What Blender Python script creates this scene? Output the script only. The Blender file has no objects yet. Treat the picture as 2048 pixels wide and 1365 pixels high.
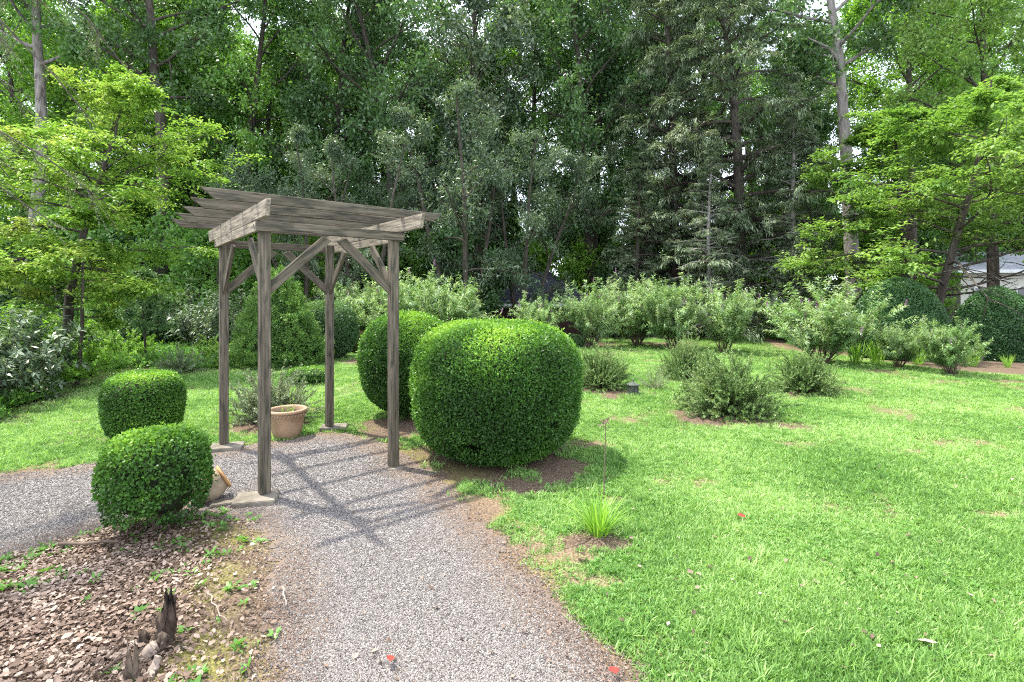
import bpy, bmesh, math, random
import numpy as np
from mathutils import Vector, Matrix, Euler

RNG = np.random.default_rng(7)
random.seed(7)
C = bpy.context.scene.collection
SC = bpy.context.scene
PI = math.pi

# ------------------------------------------------------------------ camera, sky, sun
F = 1016.0            # focal length in photograph pixels
EYE = 1.8
HOR = 588.0
cam_d = bpy.data.cameras.new('camera')
cam = bpy.data.objects.new('camera', cam_d)
C.objects.link(cam)
cam.location = (0, 0, EYE)
cam.rotation_euler = (PI/2, 0, 0)
cam_d.sensor_width = 36
cam_d.lens = 36*F/2048
cam_d.shift_y = -(682.5-HOR)/2048
cam_d.clip_end = 1000
SC.camera = cam

SUN_AZ = (-0.90, 0.43)      # horizontal direction towards the sun
SUN_EL = math.radians(65)
world = bpy.data.worlds.new('World')
SC.world = world
world.use_nodes = True
wn = world.node_tree.nodes
wl = world.node_tree.links
wn.clear()
out = wn.new('ShaderNodeOutputWorld')
bg = wn.new('ShaderNodeBackground')
sky = wn.new('ShaderNodeTexSky')
sky.sky_type = 'NISHITA'
sky.sun_disc = False
sky.sun_elevation = SUN_EL
sky.sun_rotation = math.atan2(SUN_AZ[0], SUN_AZ[1])
sky.dust_density = 2.0
tc = wn.new('ShaderNodeTexCoord')
cn = wn.new('ShaderNodeTexNoise')
cn.inputs['Scale'].default_value = 3.0
cn.inputs['Detail'].default_value = 6
cr = wn.new('ShaderNodeMapRange')
cr.inputs['From Min'].default_value = 0.30
cr.inputs['From Max'].default_value = 0.60
cr.inputs['To Min'].default_value = 0.45
cr.inputs['To Max'].default_value = 0.95
mx = wn.new('ShaderNodeMix')
mx.data_type = 'RGBA'
mx.inputs['B'].default_value = (7.2, 7.7, 8.9, 1)     # thin bright summer cloud
wl.new(tc.outputs['Generated'], cn.inputs['Vector'])
wl.new(cn.outputs['Fac'], cr.inputs['Value'])
wl.new(cr.outputs['Result'], mx.inputs['Factor'])
wl.new(sky.outputs['Color'], mx.inputs['A'])
wl.new(mx.outputs['Result'], bg.inputs['Color'])
bg.inputs['Strength'].default_value = 0.15
wl.new(bg.outputs['Background'], out.inputs['Surface'])

sun_d = bpy.data.lights.new('sun', 'SUN')
sun_d.energy = 3.9
sun_d.angle = math.radians(1.3)
sun_d.color = (1.0, 0.95, 0.86)
sun = bpy.data.objects.new('sun', sun_d)
C.objects.link(sun)
sv = Vector((SUN_AZ[0]*math.cos(SUN_EL), SUN_AZ[1]*math.cos(SUN_EL), math.sin(SUN_EL)))
sun.rotation_euler = sv.to_track_quat('Z', 'Y').to_euler()
sun.location = (-10, 5, 30)

SC.view_settings.view_transform = 'Standard'
SC.view_settings.look = 'None'
SC.view_settings.gamma = 1
SC.view_settings.use_curve_mapping = False
SC.view_settings.exposure = 1.36
SC.render.engine = 'CYCLES'
SC.cycles.max_bounces = 6
SC.cycles.diffuse_bounces = 3
SC.cycles.glossy_bounces = 1
SC.cycles.transmission_bounces = 3
SC.cycles.transparent_max_bounces = 4
SC.cycles.caustics_reflective = False
SC.cycles.caustics_refractive = False
SC.cycles.use_denoising = False
SC.cycles.filter_width = 1.1
SC.cycles.use_adaptive_sampling = True
SC.cycles.adaptive_threshold = 0.01


def g(px, py):
    """photograph pixel on the level ground -> metres"""
    Y = F*EYE/(py-HOR)
    return ((px-1024)/F*Y, Y)


def at(px, Y):
    return ((px-1024)/F*Y, Y)


def zof(py, Y):
    return EYE-(py-HOR)/F*Y

# ------------------------------------------------------------------ noise and masks (numpy)
_T = RNG.random((256, 256))


def vnoise(x, y, s=0):
    x = np.asarray(x)+s*17.3
    y = np.asarray(y)+s*31.7
    xi = np.floor(x).astype(int)
    yi = np.floor(y).astype(int)
    fx = x-xi
    fy = y-yi
    fx = fx*fx*(3-2*fx)
    fy = fy*fy*(3-2*fy)
    a = _T[xi & 255, yi & 255]
    b = _T[(xi+1) & 255, yi & 255]
    c = _T[xi & 255, (yi+1) & 255]
    d = _T[(xi+1) & 255, (yi+1) & 255]
    return (a*(1-fx)+b*fx)*(1-fy)+(c*(1-fx)+d*fx)*fy


def fbm(x, y, s=0, o=4):
    r = 0
    a = .5
    t = 0
    for k in range(o):
        r = r+a*vnoise(x*2**k, y*2**k, s+k)
        t += a
        a *= .5
    return r/t


def sdist(x, y, poly):
    """signed distance to a polygon, negative inside"""
    x = np.asarray(x, float)
    y = np.asarray(y, float)
    d = np.full(x.shape, 1e9)
    ins = np.zeros(x.shape, bool)
    n = len(poly)
    for i in range(n):
        ax, ay = poly[i]
        bx, by = poly[(i+1) % n]
        ex, ey = bx-ax, by-ay
        t = np.clip(((x-ax)*ex+(y-ay)*ey)/(ex*ex+ey*ey+1e-9), 0, 1)
        d = np.minimum(d, np.hypot(x-ax-t*ex, y-ay-t*ey))
        c = ((ay > y) != (by > y)) & (x < ex*(y-ay)/(ey+1e-12)+ax)
        ins ^= c
    return np.where(ins, -d, d)


def sstep(a, b, v):
    t = np.clip((v-a)/(b-a), 0, 1)
    return t*t*(3-2*t)

PATH = [g(*p) for p in [(1250, 1365), (1125, 1230), (1015, 1110), (925, 1015), (860, 955), (800, 915), (745, 885),
                        (690, 872), (640, 868), (560, 885), (490, 893), (420, 905), (330, 925), (200, 928), (60, 948), (-200, 975),
                        (-500, 1010), (-500, 1300), (-200, 1190), (0, 1118), (100, 1085), (200, 1058), (300, 1040), (440, 1030), (500, 1040),
                        (548, 1120), (566, 1200), (552, 1290), (535, 1365)]] + [(-1.35, 1.2), (0.6, 1.2)]
LITTER = [g(*p) for p in [(-500, 1310), (-200, 1195), (0, 1120), (100, 1087), (200, 1060), (300, 1042), (440, 1032), (500, 1042),
                          (548, 1120), (560, 1200), (545, 1290), (530, 1365)]] + [(-1.35, 1.2), (-4, 1.2)]
LAWN_R = [g(*p) for p in [(1250, 1365), (1125, 1230), (1015, 1110), (925, 1015), (860, 955), (800, 915), (745, 885), (690, 872),
                          (640, 868), (560, 885), (490, 893), (420, 905), (330, 925), (200, 928), (60, 948), (-200, 975),
                          (-300, 900), (-60, 872), (40, 850), (130, 800), (250, 745), (330, 752), (450, 742),
                          (640, 730), (700, 700), (750, 672), (900, 664), (1500, 664), (1560, 700), (1700, 712), (1800, 728), (1900, 742),
                          (2048, 752), (2500, 790)]] + [(9, 1.2), (0.6, 1.2)]
BEDS = []   # (x, y, rx, ry) bare or mulched ovals


def bed(px, py, rx, ry=None):
    x, y = g(px, py)
    BEDS.append((x, y, rx, ry or rx))

BARE = []


def bare(px, py, rx, ry):
    x, y = g(px, py)
    BARE.append((x, y, rx, ry))

bed(968, 918, 1.08, .92)
bed(815, 850, .85, .7)
bed(1455, 838, .95, .65)
bed(1215, 785, .72, .55)
bed(1610, 785, .7, .5)
bed(545, 850, .62, .45)
bed(1190, 1085, .30, .20)
bare(1235, 1000, .16, .10)
bed(1400, 760, .6, .5)
bare(1700, 778, .35, .25)
bed(1180, 690, 1.0, .8)
bed(1330, 690, 1.0, .8)
bed(715, 725, .6, .5)
bare(1240, 1165, .16, .10)
bare(2010, 992, .22, .12)
bare(1990, 1030, .28, .12)
bare(1195, 890, .28, .14)
bare(1850, 1300, .13, .06)
bare(1150, 1110, .22, .12)
bed(2030, 765, .5, .2)
bare(1760, 745, .5, .3)
bare(1895, 765, .5, .3)


def beds(x, y):
    m = np.zeros(np.shape(x))
    nz = fbm(x*2.3, y*2.3, 3)
    for (bx, by, rx, ry) in BEDS:
        r = np.hypot((x-bx)/rx, (y-by)/ry)
        m = np.maximum(m, 1-sstep(.66, 1.2, r+(nz-.5)*1.5))
    return m


def bares(x, y):
    m = np.zeros(np.shape(x))
    nz = fbm(x*5, y*5, 13)
    for (bx, by, rx, ry) in BARE:
        m = np.maximum(m, 1-sstep(.4, 1.25, np.hypot((x-bx)/rx, (y-by)/ry)+(nz-.5)*1.6))
    return m*.85


def terrain(x, y):
    x = np.asarray(x, float)
    y = np.asarray(y, float)
    z = -1.1*sstep(20, 27, y)*sstep(-9, -5, x)
    z = z+.05*(fbm(x*.25, y*.25, 9)-.5)*sstep(7, 14, y)
    return z


def tz(x, y):
    return float(terrain(np.array([x]), np.array([y]))[0])


def m_path(x, y):
    n = (fbm(x*3.1, y*3.1, 5)-.5)*.26+(fbm(x*11, y*11, 6)-.5)*.16
    return 1-sstep(-.07, .05, sdist(x, y, PATH)+n)


def m_lawn(x, y):
    n = (fbm(x*2.2, y*2.2, 12)-.5)*.35
    d = sdist(x, y, LAWN_R)
    m = 1-sstep(-.12, .12, d+n)
    # thin grass near the path and in worn spots
    dp = sdist(x, y, PATH)
    m = m*sstep(-.02, .22, dp+(fbm(x*4, y*4, 20)-.5)*.3)
    # sparse belt between the path and the daylily
    w = 1-sstep(.2, 1.0, dp)
    worn = sstep(.46, .62, fbm(x*1.9, y*1.9, 31))*w*.85
    spots = sstep(.58, .72, fbm(x*1.7, y*1.7, 41, 5))*.75
    m = m*(1-worn)*(1-spots)
    out_ = .45*(1-sstep(.1, 1.1, d+n))*sstep(7.5, 9, y)        # grass runs thinly into the beds behind
    out_ = np.maximum(out_, .5*(1-sstep(.1, .9, d+n))*(1-sstep(-4, -3, x))*sstep(5.6, 6, y))
    out_ = out_*(1-sstep(8.5, 9.5, x))
    return np.maximum(m, out_)*(1-beds(x, y))*(1-bares(x, y))

# ------------------------------------------------------------------ mesh helpers


def mesh_np(name, V, Q=None, T=None, mats=(), fattr=None, midx=None, smooth=False):
    me = bpy.data.meshes.new(name)
    V = np.asarray(V, np.float32)
    nq = 0 if Q is None else len(Q)
    nt = 0 if T is None else len(T)
    me.vertices.add(len(V))
    me.vertices.foreach_set('co', V.ravel())
    loops = []
    if nq:
        loops.append(np.asarray(Q, np.int32).ravel())
    if nt:
        loops.append(np.asarray(T, np.int32).ravel())
    L = np.concatenate(loops)
    me.loops.add(len(L))
    me.loops.foreach_set('vertex_index', L)
    me.polygons.add(nq+nt)
    st = np.concatenate([np.arange(nq)*4, nq*4+np.arange(nt)*3]).astype(np.int32)
    me.polygons.foreach_set('loop_start', st)
    for m in mats:
        me.materials.append(m)
    if midx is not None:
        me.polygons.foreach_set('material_index', np.asarray(midx, np.int32))
    if smooth:
        me.polygons.foreach_set('use_smooth', np.ones(nq+nt, bool))
    if fattr is not None:
        a = me.attributes.new('rnd', 'FLOAT', 'FACE')
        a.data.foreach_set('value', np.asarray(fattr, np.float32))
    me.update(calc_edges=True)
    return me


def link(name, me, parent=None, loc=(0, 0, 0), rot=(0, 0, 0), scl=None):
    o = bpy.data.objects.new(name, me)
    C.objects.link(o)
    o.location = loc
    o.rotation_euler = rot
    if scl is not None:
        o.scale = scl if hasattr(scl, '__len__') else (scl,)*3
    if parent:
        o.parent = parent
    return o


def tag(o, label, cat, group=None):
    o['label'] = label
    o['category'] = cat
    if group:
        o['group'] = group
    return o


def thing(name, label, cat, loc=(0, 0, 0), rotz=0, group=None, scl=None):
    o = bpy.data.objects.new(name, None)
    o.empty_display_size = .2
    C.objects.link(o)
    o.location = loc
    o.rotation_euler = (0, 0, rotz)
    if scl is not None:
        o.scale = scl if hasattr(scl, '__len__') else (scl,)*3
    return tag(o, label, cat, group)


def nrm(a):
    return a/(np.linalg.norm(a, axis=-1, keepdims=True)+1e-9)


def leaves(P, D, N, L, W, fold=.15, mid=.42):
    """kite-shaped leaves: four vertices, one folded quad each"""
    n = len(P)
    D = nrm(D)
    S = nrm(np.cross(D, N))
    N = np.cross(S, D)
    L = np.broadcast_to(np.asarray(L, float), (n,))[:, None]
    W = np.broadcast_to(np.asarray(W, float), (n,))[:, None]
    V = np.empty((n, 4, 3))
    V[:, 0] = P
    V[:, 1] = P+D*L*mid+S*W*.5+N*W*fold
    V[:, 2] = P+D*L-N*L*fold*.6
    V[:, 3] = P+D*L*mid-S*W*.5+N*W*fold
    Q = np.arange(n*4).reshape(n, 4)
    return V.reshape(-1, 3), Q


def rdir(n):
    return nrm(RNG.normal(size=(n, 3)))


def grow(S, D, L, bend=0., wig=.1, K=6):
    S = np.asarray(S, float)
    D = nrm(np.asarray(D, float))
    L = np.broadcast_to(np.asarray(L, float), (len(S),))
    P = [S]
    st = (L/(K-1))[:, None]
    bend = np.broadcast_to(np.asarray(bend, float), (len(S),))
    for k in range(K-1):
        P.append(P[-1]+D*st)
        D = D+RNG.normal(size=D.shape)*wig
        D[:, 2] += bend
        D = nrm(D)
    return np.stack(P, 1)      # B,K,3


def tubes(B, R, ns=5):
    """B: (b,K,3), R: (b,K) -> verts, quads"""
    b, K, _ = B.shape
    Tn = nrm(np.gradient(B, axis=1))
    mean = nrm(Tn.mean(1))
    ref = np.where(np.abs(mean[:, 2:3]) > .8, np.array([[1., 0, 0]]), np.array([[0., 0, 1]]))
    A = nrm(np.cross(Tn, ref[:, None, :]))
    Bn = np.cross(Tn, A)
    ang = np.arange(ns)*2*PI/ns
    V = B[:, :, None, :]+R[:, :, None, None]*(A[:, :, None, :]*np.cos(ang)[None, None, :, None]+Bn[:, :, None, :]*np.sin(ang)[None, None, :, None])
    idx = np.arange(b*K*ns).reshape(b, K, ns)
    a = idx[:, :-1, :]
    c = idx[:, 1:, :]
    Q = np.stack([a, np.roll(a, -1, 2), np.roll(c, -1, 2), c], -1).reshape(-1, 4)
    return V.reshape(-1, 3), Q


def along(B, t):
    """points and tangents at fraction t (b,) of branches B"""
    b, K, _ = B.shape
    f = t*(K-1)
    i = np.minimum(f.astype(int), K-2)
    u = (f-i)[:, None]
    r = np.arange(b)
    p = B[r, i]*(1-u)+B[r, i+1]*u
    return p, nrm(B[r, i+1]-B[r, i])


def cat_mesh(parts):
    Vs, Qs, o = [], [], 0
    for V, Q in parts:
        Vs.append(V)
        Qs.append(Q+o)
        o += len(V)
    return np.concatenate(Vs), np.concatenate(Qs)

# ------------------------------------------------------------------ materials


def newmat(name):
    m = bpy.data.materials.new(name)
    m.use_nodes = True
    nt = m.node_tree
    nt.nodes.clear()
    o = nt.nodes.new('ShaderNodeOutputMaterial')
    return m, nt.nodes, nt.links, o


def rgb(c):
    return (c[0], c[1], c[2], 1)


def ramp(nd, stops):
    r = nd.new('ShaderNodeValToRGB')
    e = r.color_ramp.elements
    while len(e) > 1:
        e.remove(e[0])
    e[0].position = stops[0][0]
    e[0].color = rgb(stops[0][1])
    for p, c in stops[1:]:
        k = e.new(p)
        k.color = rgb(c)
    return r


def leafmat(name, cols, trans=.35, rough=.45, spec=.4, inst=False, tcol=(1.25, 1.3, .6), clump=1.2):
    """leaf shader: colour differs leaf by leaf and patch by patch, part of the light passes through"""
    m, nd, lk, o = newmat(name)
    n = len(cols)
    rp = ramp(nd, [(i/(max(n-1, 1)), c) for i, c in enumerate(cols)])
    if inst:
        src = nd.new('ShaderNodeObjectInfo').outputs['Random']
    else:
        a = nd.new('ShaderNodeAttribute')
        a.attribute_name = 'rnd'
        src = a.outputs['Fac']
    geo = nd.new('ShaderNodeNewGeometry')
    ns = nd.new('ShaderNodeTexNoise')
    ns.inputs['Scale'].default_value = clump
    ns.inputs['Detail'].default_value = 2
    lk.new(geo.outputs['Position'], ns.inputs['Vector'])
    ad = nd.new('ShaderNodeMath')
    ad.operation = 'MULTIPLY_ADD'
    ad.inputs[1].default_value = 1.6
    ad.inputs[2].default_value = -.8
    lk.new(ns.outputs['Fac'], ad.inputs[0])
    a2 = nd.new('ShaderNodeMath')
    a2.operation = 'ADD'
    a2.use_clamp = True
    lk.new(ad.outputs[0], a2.inputs[0])
    lk.new(src, a2.inputs[1])
    lk.new(a2.outputs[0], rp.inputs['Fac'])
    p = nd.new('ShaderNodeBsdfPrincipled')
    p.inputs['Roughness'].default_value = rough
    p.inputs['Specular IOR Level'].default_value = spec
    lk.new(rp.outputs['Color'], p.inputs['Base Color'])
    tr = nd.new('ShaderNodeBsdfTranslucent')
    ml = nd.new('ShaderNodeMix')
    ml.data_type = 'RGBA'
    ml.blend_type = 'MULTIPLY'
    ml.inputs['Factor'].default_value = 1
    ml.inputs['B'].default_value = rgb(tcol)
    lk.new(rp.outputs['Color'], ml.inputs['A'])
    lk.new(ml.outputs['Result'], tr.inputs['Color'])
    mix = nd.new('ShaderNodeMixShader')
    mix.inputs['Fac'].default_value = trans
    lk.new(p.outputs[0], mix.inputs[1])
    lk.new(tr.outputs[0], mix.inputs[2])
    lk.new(mix.outputs[0], o.inputs['Surface'])
    return m


def noisemat(name, stops, scale=8, stretch=(1, 1, 1), rough=.85, bump=.3, bscale=None, detail=6, spec=.3, inst=False, dist=0):
    m, nd, lk, o = newmat(name)
    t = nd.new('ShaderNodeTexCoord')
    mp = nd.new('ShaderNodeMapping')
    mp.inputs['Scale'].default_value = stretch
    lk.new(t.outputs['Object'], mp.inputs['Vector'])
    n = nd.new('ShaderNodeTexNoise')
    n.inputs['Scale'].default_value = scale
    n.inputs['Detail'].default_value = detail
    n.inputs['Distortion'].default_value = dist
    lk.new(mp.outputs[0], n.inputs['Vector'])
    rp = ramp(nd, stops)
    oi = nd.new('ShaderNodeObjectInfo')
    ad = nd.new('ShaderNodeMath')
    ad.operation = 'MULTIPLY_ADD'
    ad.inputs[1].default_value = .9 if inst else .14
    ad.inputs[2].default_value = -.45 if inst else -.07
    lk.new(oi.outputs['Random'], ad.inputs[0])
    a2 = nd.new('ShaderNodeMath')
    a2.operation = 'ADD'
    lk.new(ad.outputs[0], a2.inputs[0])
    lk.new(n.outputs['Fac'], a2.inputs[1])
    lk.new(a2.outputs[0], rp.inputs['Fac'])
    p = nd.new('ShaderNodeBsdfPrincipled')
    p.inputs['Roughness'].default_value = rough
    p.inputs['Specular IOR Level'].default_value = spec
    lk.new(rp.outputs['Color'], p.inputs['Base Color'])
    if bump:
        n2 = nd.new('ShaderNodeTexNoise')
        n2.inputs['Scale'].default_value = bscale or scale*3
        n2.inputs['Detail'].default_value = 5
        lk.new(mp.outputs[0], n2.inputs['Vector'])
        b = nd.new('ShaderNodeBump')
        b.inputs['Strength'].default_value = bump
        b.inputs['Distance'].default_value = .02
        lk.new(n2.outputs['Fac'], b.inputs['Height'])
        lk.new(b.outputs[0], p.inputs['Normal'])
    lk.new(p.outputs[0], o.inputs['Surface'])
    return m


def woodmat(name, base, dark, algae=.3):
    """weathered timber: long grain, cracks, knots and a green-black film"""
    m, nd, lk, o = newmat(name)
    t = nd.new('ShaderNodeTexCoord')
    oi = nd.new('ShaderNodeObjectInfo')
    off = nd.new('ShaderNodeVectorMath')
    off.operation = 'MULTIPLY_ADD'
    off.inputs[1].default_value = (37, 23, 51)
    lk.new(oi.outputs['Random'], off.inputs[0])
    lk.new(t.outputs['Object'], off.inputs[2])
    mp = nd.new('ShaderNodeMapping')
    mp.inputs['Scale'].default_value = (1.2, 26, 26)
    lk.new(off.outputs[0], mp.inputs['Vector'])
    n = nd.new('ShaderNodeTexNoise')
    n.inputs['Scale'].default_value = 2.2
    n.inputs['Detail'].default_value = 8
    n.inputs['Roughness'].default_value = .65
    n.inputs['Distortion'].default_value = .5
    lk.new(mp.outputs[0], n.inputs['Vector'])
    rp = ramp(nd, [(.30, dark), (.43, [v*.62 for v in base]), (.55, base), (.70, [v*1.6 for v in base])])
    lk.new(n.outputs['Fac'], rp.inputs['Fac'])
    n2 = nd.new('ShaderNodeTexNoise')
    n2.inputs['Scale'].default_value = 5
    n2.inputs['Detail'].default_value = 7
    mp2 = nd.new('ShaderNodeMapping')
    mp2.inputs['Scale'].default_value = (1, 4, 4)
    lk.new(off.outputs[0], mp2.inputs['Vector'])
    lk.new(mp2.outputs[0], n2.inputs['Vector'])
    mr = nd.new('ShaderNodeMapRange')
    mr.inputs['From Min'].default_value = .5
    mr.inputs['From Max'].default_value = .68
    mr.inputs['To Max'].default_value = algae
    lk.new(n2.outputs['Fac'], mr.inputs['Value'])
    mx = nd.new('ShaderNodeMix')
    mx.data_type = 'RGBA'
    mx.inputs['B'].default_value = (.030, .034, .022, 1)
    lk.new(mr.outputs[0], mx.inputs['Factor'])
    lk.new(rp.outputs['Color'], mx.inputs['A'])
    kv = nd.new('ShaderNodeTexVoronoi')         # knots
    kv.inputs['Scale'].default_value = 2.0
    mp3 = nd.new('ShaderNodeMapping')
    mp3.inputs['Scale'].default_value = (1, 2.6, 2.6)
    lk.new(off.outputs[0], mp3.inputs['Vector'])
    lk.new(mp3.outputs[0], kv.inputs['Vector'])
    kr = nd.new('ShaderNodeMapRange')
    kr.inputs['From Min'].default_value = .05
    kr.inputs['From Max'].default_value = .10
    kr.inputs['To Min'].default_value = .85
    kr.inputs['To Max'].default_value = 0
    lk.new(kv.outputs['Distance'], kr.inputs['Value'])
    mk = nd.new('ShaderNodeMix')
    mk.data_type = 'RGBA'
    mk.inputs['B'].default_value = (.022, .016, .011, 1)
    lk.new(kr.outputs[0], mk.inputs['Factor'])
    lk.new(mx.outputs['Result'], mk.inputs['A'])
    p = nd.new('ShaderNodeBsdfPrincipled')
    p.inputs['Roughness'].default_value = .85
    p.inputs['Specular IOR Level'].default_value = .25
    lk.new(mk.outputs['Result'], p.inputs['Base Color'])
    b = nd.new('ShaderNodeBump')
    b.inputs['Strength'].default_value = .5
    b.inputs['Distance'].default_value = .004
    lk.new(n.outputs['Fac'], b.inputs['Height'])
    lk.new(b.outputs[0], p.inputs['Normal'])
    lk.new(p.outputs[0], o.inputs['Surface'])
    return m

M = {}
M['lawn'] = leafmat('lawn_blades', [(.10, .22, .05), (.19, .35, .085), (.29, .47, .14), (.42, .56, .24)], .4, .5, .3, inst=True, clump=.7)
M['box'] = leafmat('box_leaves', [(.032, .085, .016), (.07, .175, .028), (.15, .32, .042), (.31, .50, .07)], .3, .42, .3, clump=1.5)
M['boxdark'] = leafmat('dark_hedge_leaves', [(.045, .11, .04), (.08, .18, .06), (.13, .26, .09)], .2, .4, .5, clump=2)
M['yew'] = leafmat('spruce_needles', [(.07, .15, .035), (.16, .30, .06), (.30, .47, .11)], .25, .5, .3, clump=2)
M['yellow'] = leafmat('yellow_green_leaves', [(.12, .25, .035), (.20, .36, .055), (.30, .45, .085), (.42, .47, .12)], .42, .45, .35, tcol=(1.15, 1.15, .75), clump=.9)
M['layer'] = leafmat('layered_leaves', [(.09, .19, .04), (.16, .29, .065), (.25, .39, .11), (.34, .45, .16)], .4, .42, .4, clump=.9)
M['mid'] = leafmat('mid_green_leaves', [(.07, .165, .04), (.11, .24, .055), (.17, .33, .075), (.26, .44, .10)], .4, .42, .4, clump=.35)
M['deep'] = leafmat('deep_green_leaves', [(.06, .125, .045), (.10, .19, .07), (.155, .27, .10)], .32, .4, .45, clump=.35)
M['bright'] = leafmat('bright_green_leaves', [(.10, .22, .03), (.17, .33, .045), (.26, .46, .07)], .45, .45, .35, clump=.4)
M['laurel'] = leafmat('grey_laurel_leaves', [(.06, .10, .055), (.10, .155, .09), (.155, .22, .13), (.23, .29, .19)], .25, .42, .35, clump=.5)
M['hemlock'] = leafmat('hemlock_needles', [(.075, .115, .06), (.13, .185, .10), (.20, .26, .15), (.31, .36, .24)], .15, .6, .25, clump=.5)
M['buddleia'] = leafmat('butterfly_bush_leaves', [(.12, .23, .08), (.20, .34, .12), (.31, .44, .21), (.48, .57, .38)], .35, .5, .3, clump=1.3)
M['feather'] = leafmat('small_grey_leaves', [(.06, .115, .03), (.10, .19, .05), (.18, .29, .09), (.33, .42, .20)], .25, .5, .35, clump=2)
M['juniper'] = leafmat('silver_leaves', [(.12, .17, .09), (.19, .25, .14), (.30, .35, .22)], .25, .5, .35, clump=2)
M['lily'] = leafmat('daylily_leaves', [(.16, .34, .04), (.24, .44, .06), (.33, .52, .09)], .4, .45, .4, clump=2)
M['weed'] = leafmat('weed_leaves', [(.09, .22, .04), (.15, .32, .07), (.24, .42, .13)], .4, .5, .3, inst=True)
M['under'] = leafmat('undergrowth_leaves', [(.06, .14, .03), (.12, .24, .04), (.20, .33, .07)], .38, .5, .3, clump=.6)
M['purple'] = leafmat('purple_flowers', [(.20, .08, .22), (.33, .16, .34), (.40, .26, .38)], .3, .6, .2)
M['redbush'] = leafmat('olive_leaves', [(.08, .12, .03), (.15, .17, .05), (.20, .14, .06)], .3, .5, .3)
M['litter'] = leafmat('dry_leaves', [(.08, .053, .038), (.165, .115, .085), (.27, .20, .155), (.42, .335, .27)], .15, .7, .2, inst=True, tcol=(1, .8, .6), clump=2)
M['redleaf'] = leafmat('red_leaf', [(.30, .05, .035), (.38, .09, .06)], .2, .5, .4)
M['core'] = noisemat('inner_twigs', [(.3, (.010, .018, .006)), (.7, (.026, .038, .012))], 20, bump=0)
M['bark'] = noisemat('dark_bark', [(.3, (.028, .022, .016)), (.55, (.07, .058, .045)), (.8, (.13, .115, .09))], 5, (3, 3, .6), .95, .8, 14, dist=.8)
M['palebark'] = noisemat('pale_bark', [(.3, (.10, .088, .075)), (.5, (.24, .215, .19)), (.8, (.36, .33, .30))], 4, (2, 2, .5), .95, .7, 12, dist=.8)
M['twig'] = noisemat('twig_bark', [(.3, (.05, .035, .025)), (.7, (.15, .11, .08))], 9, bump=0)
M['greytwig'] = noisemat('dead_grey_twigs', [(.3, (.16, .15, .13)), (.7, (.30, .28, .25))], 9, bump=0)
M['wood'] = woodmat('weathered_timber', (.122, .104, .074), (.020, .016, .012), .8)
M['sunlitwood'] = woodmat('sunlit_timber', (.27, .235, .175), (.06, .05, .035), .45)  # same timber made paler: sunlight on the side boards painted into the colour
M['paver'] = noisemat('old_paver', [(.3, (.10, .088, .065)), (.6, (.20, .175, .14)), (.8, (.27, .24, .195))], 9, rough=.95, bump=.5)
M['terracotta'] = noisemat('terracotta', [(.3, (.27, .175, .105)), (.55, (.37, .25, .155)), (.8, (.43, .31, .21))], 6, rough=.8, bump=.15)
M['oldpot'] = noisemat('mossy_pot', [(.3, (.16, .13, .075)), (.6, (.33, .26, .18)), (.8, (.42, .33, .23))], 7, rough=.9, bump=.3)
M['orange'] = noisemat('orange_clay', [(.3, (.35, .17, .07)), (.7, (.52, .30, .14))], 9, rough=.9)
M['soil'] = noisemat('potting_soil', [(.3, (.02, .014, .01)), (.7, (.07, .045, .03))], 30, bump=.8)
M['metal'] = noisemat('grey_green_lantern', [(.3, (.06, .07, .058)), (.7, (.13, .145, .118))], 12, rough=.6, bump=.2)
M['rot'] = noisemat('rotten_wood', [(.3, (.015, .01, .007)), (.5, (.07, .048, .033)), (.8, (.19, .15, .11))], 14, (1, 1, .35), bump=1.0, dist=1.2)
M['rotpale'] = noisemat('bare_wood', [(.3, (.22, .16, .12)), (.7, (.46, .38, .31))], 12, (1, 1, .2), bump=.5)
M['shingle'] = noisemat('dark_shingle', [(.3, (.03, .032, .05)), (.7, (.07, .072, .095))], 6, rough=.9, bump=.2)
M['greyshingle'] = noisemat('grey_shingle', [(.3, (.22, .23, .25)), (.7, (.36, .37, .40))], 4, rough=.9, bump=.2)
M['white'] = noisemat('white_paint', [(.3, (.62, .62, .60)), (.7, (.78, .78, .76))], 3, rough=.6, bump=0)
M['cream'] = noisemat('cream_siding', [(.3, (.50, .48, .40)), (.7, (.62, .60, .52))], 3, rough=.8, bump=0)
M['brick'] = noisemat('red_brick', [(.3, (.035, .02, .015)), (.7, (.07, .035, .028))], 10, rough=.9, bump=.2)
M['glass'] = noisemat('window_glass', [(.3, (.02, .025, .03)), (.7, (.05, .055, .06))], 3, rough=.1, bump=0, spec=.8)
M['pebble'] = noisemat('pebbles', [(.0, (.10, .09, .082)), (.25, (.16, .143, .128)), (.5, (.215, .193, .172)), (.75, (.275, .25, .225)), (1, (.40, .37, .335))], 40, rough=.8, bump=0, inst=True)
M['chip'] = noisemat('bark_chips', [(.1, (.05, .033, .025)), (.5, (.14, .092, .07)), (.9, (.28, .20, .16))], 40, rough=.9, bump=0, inst=True)

# ------------------------------------------------------------------ ground


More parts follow.
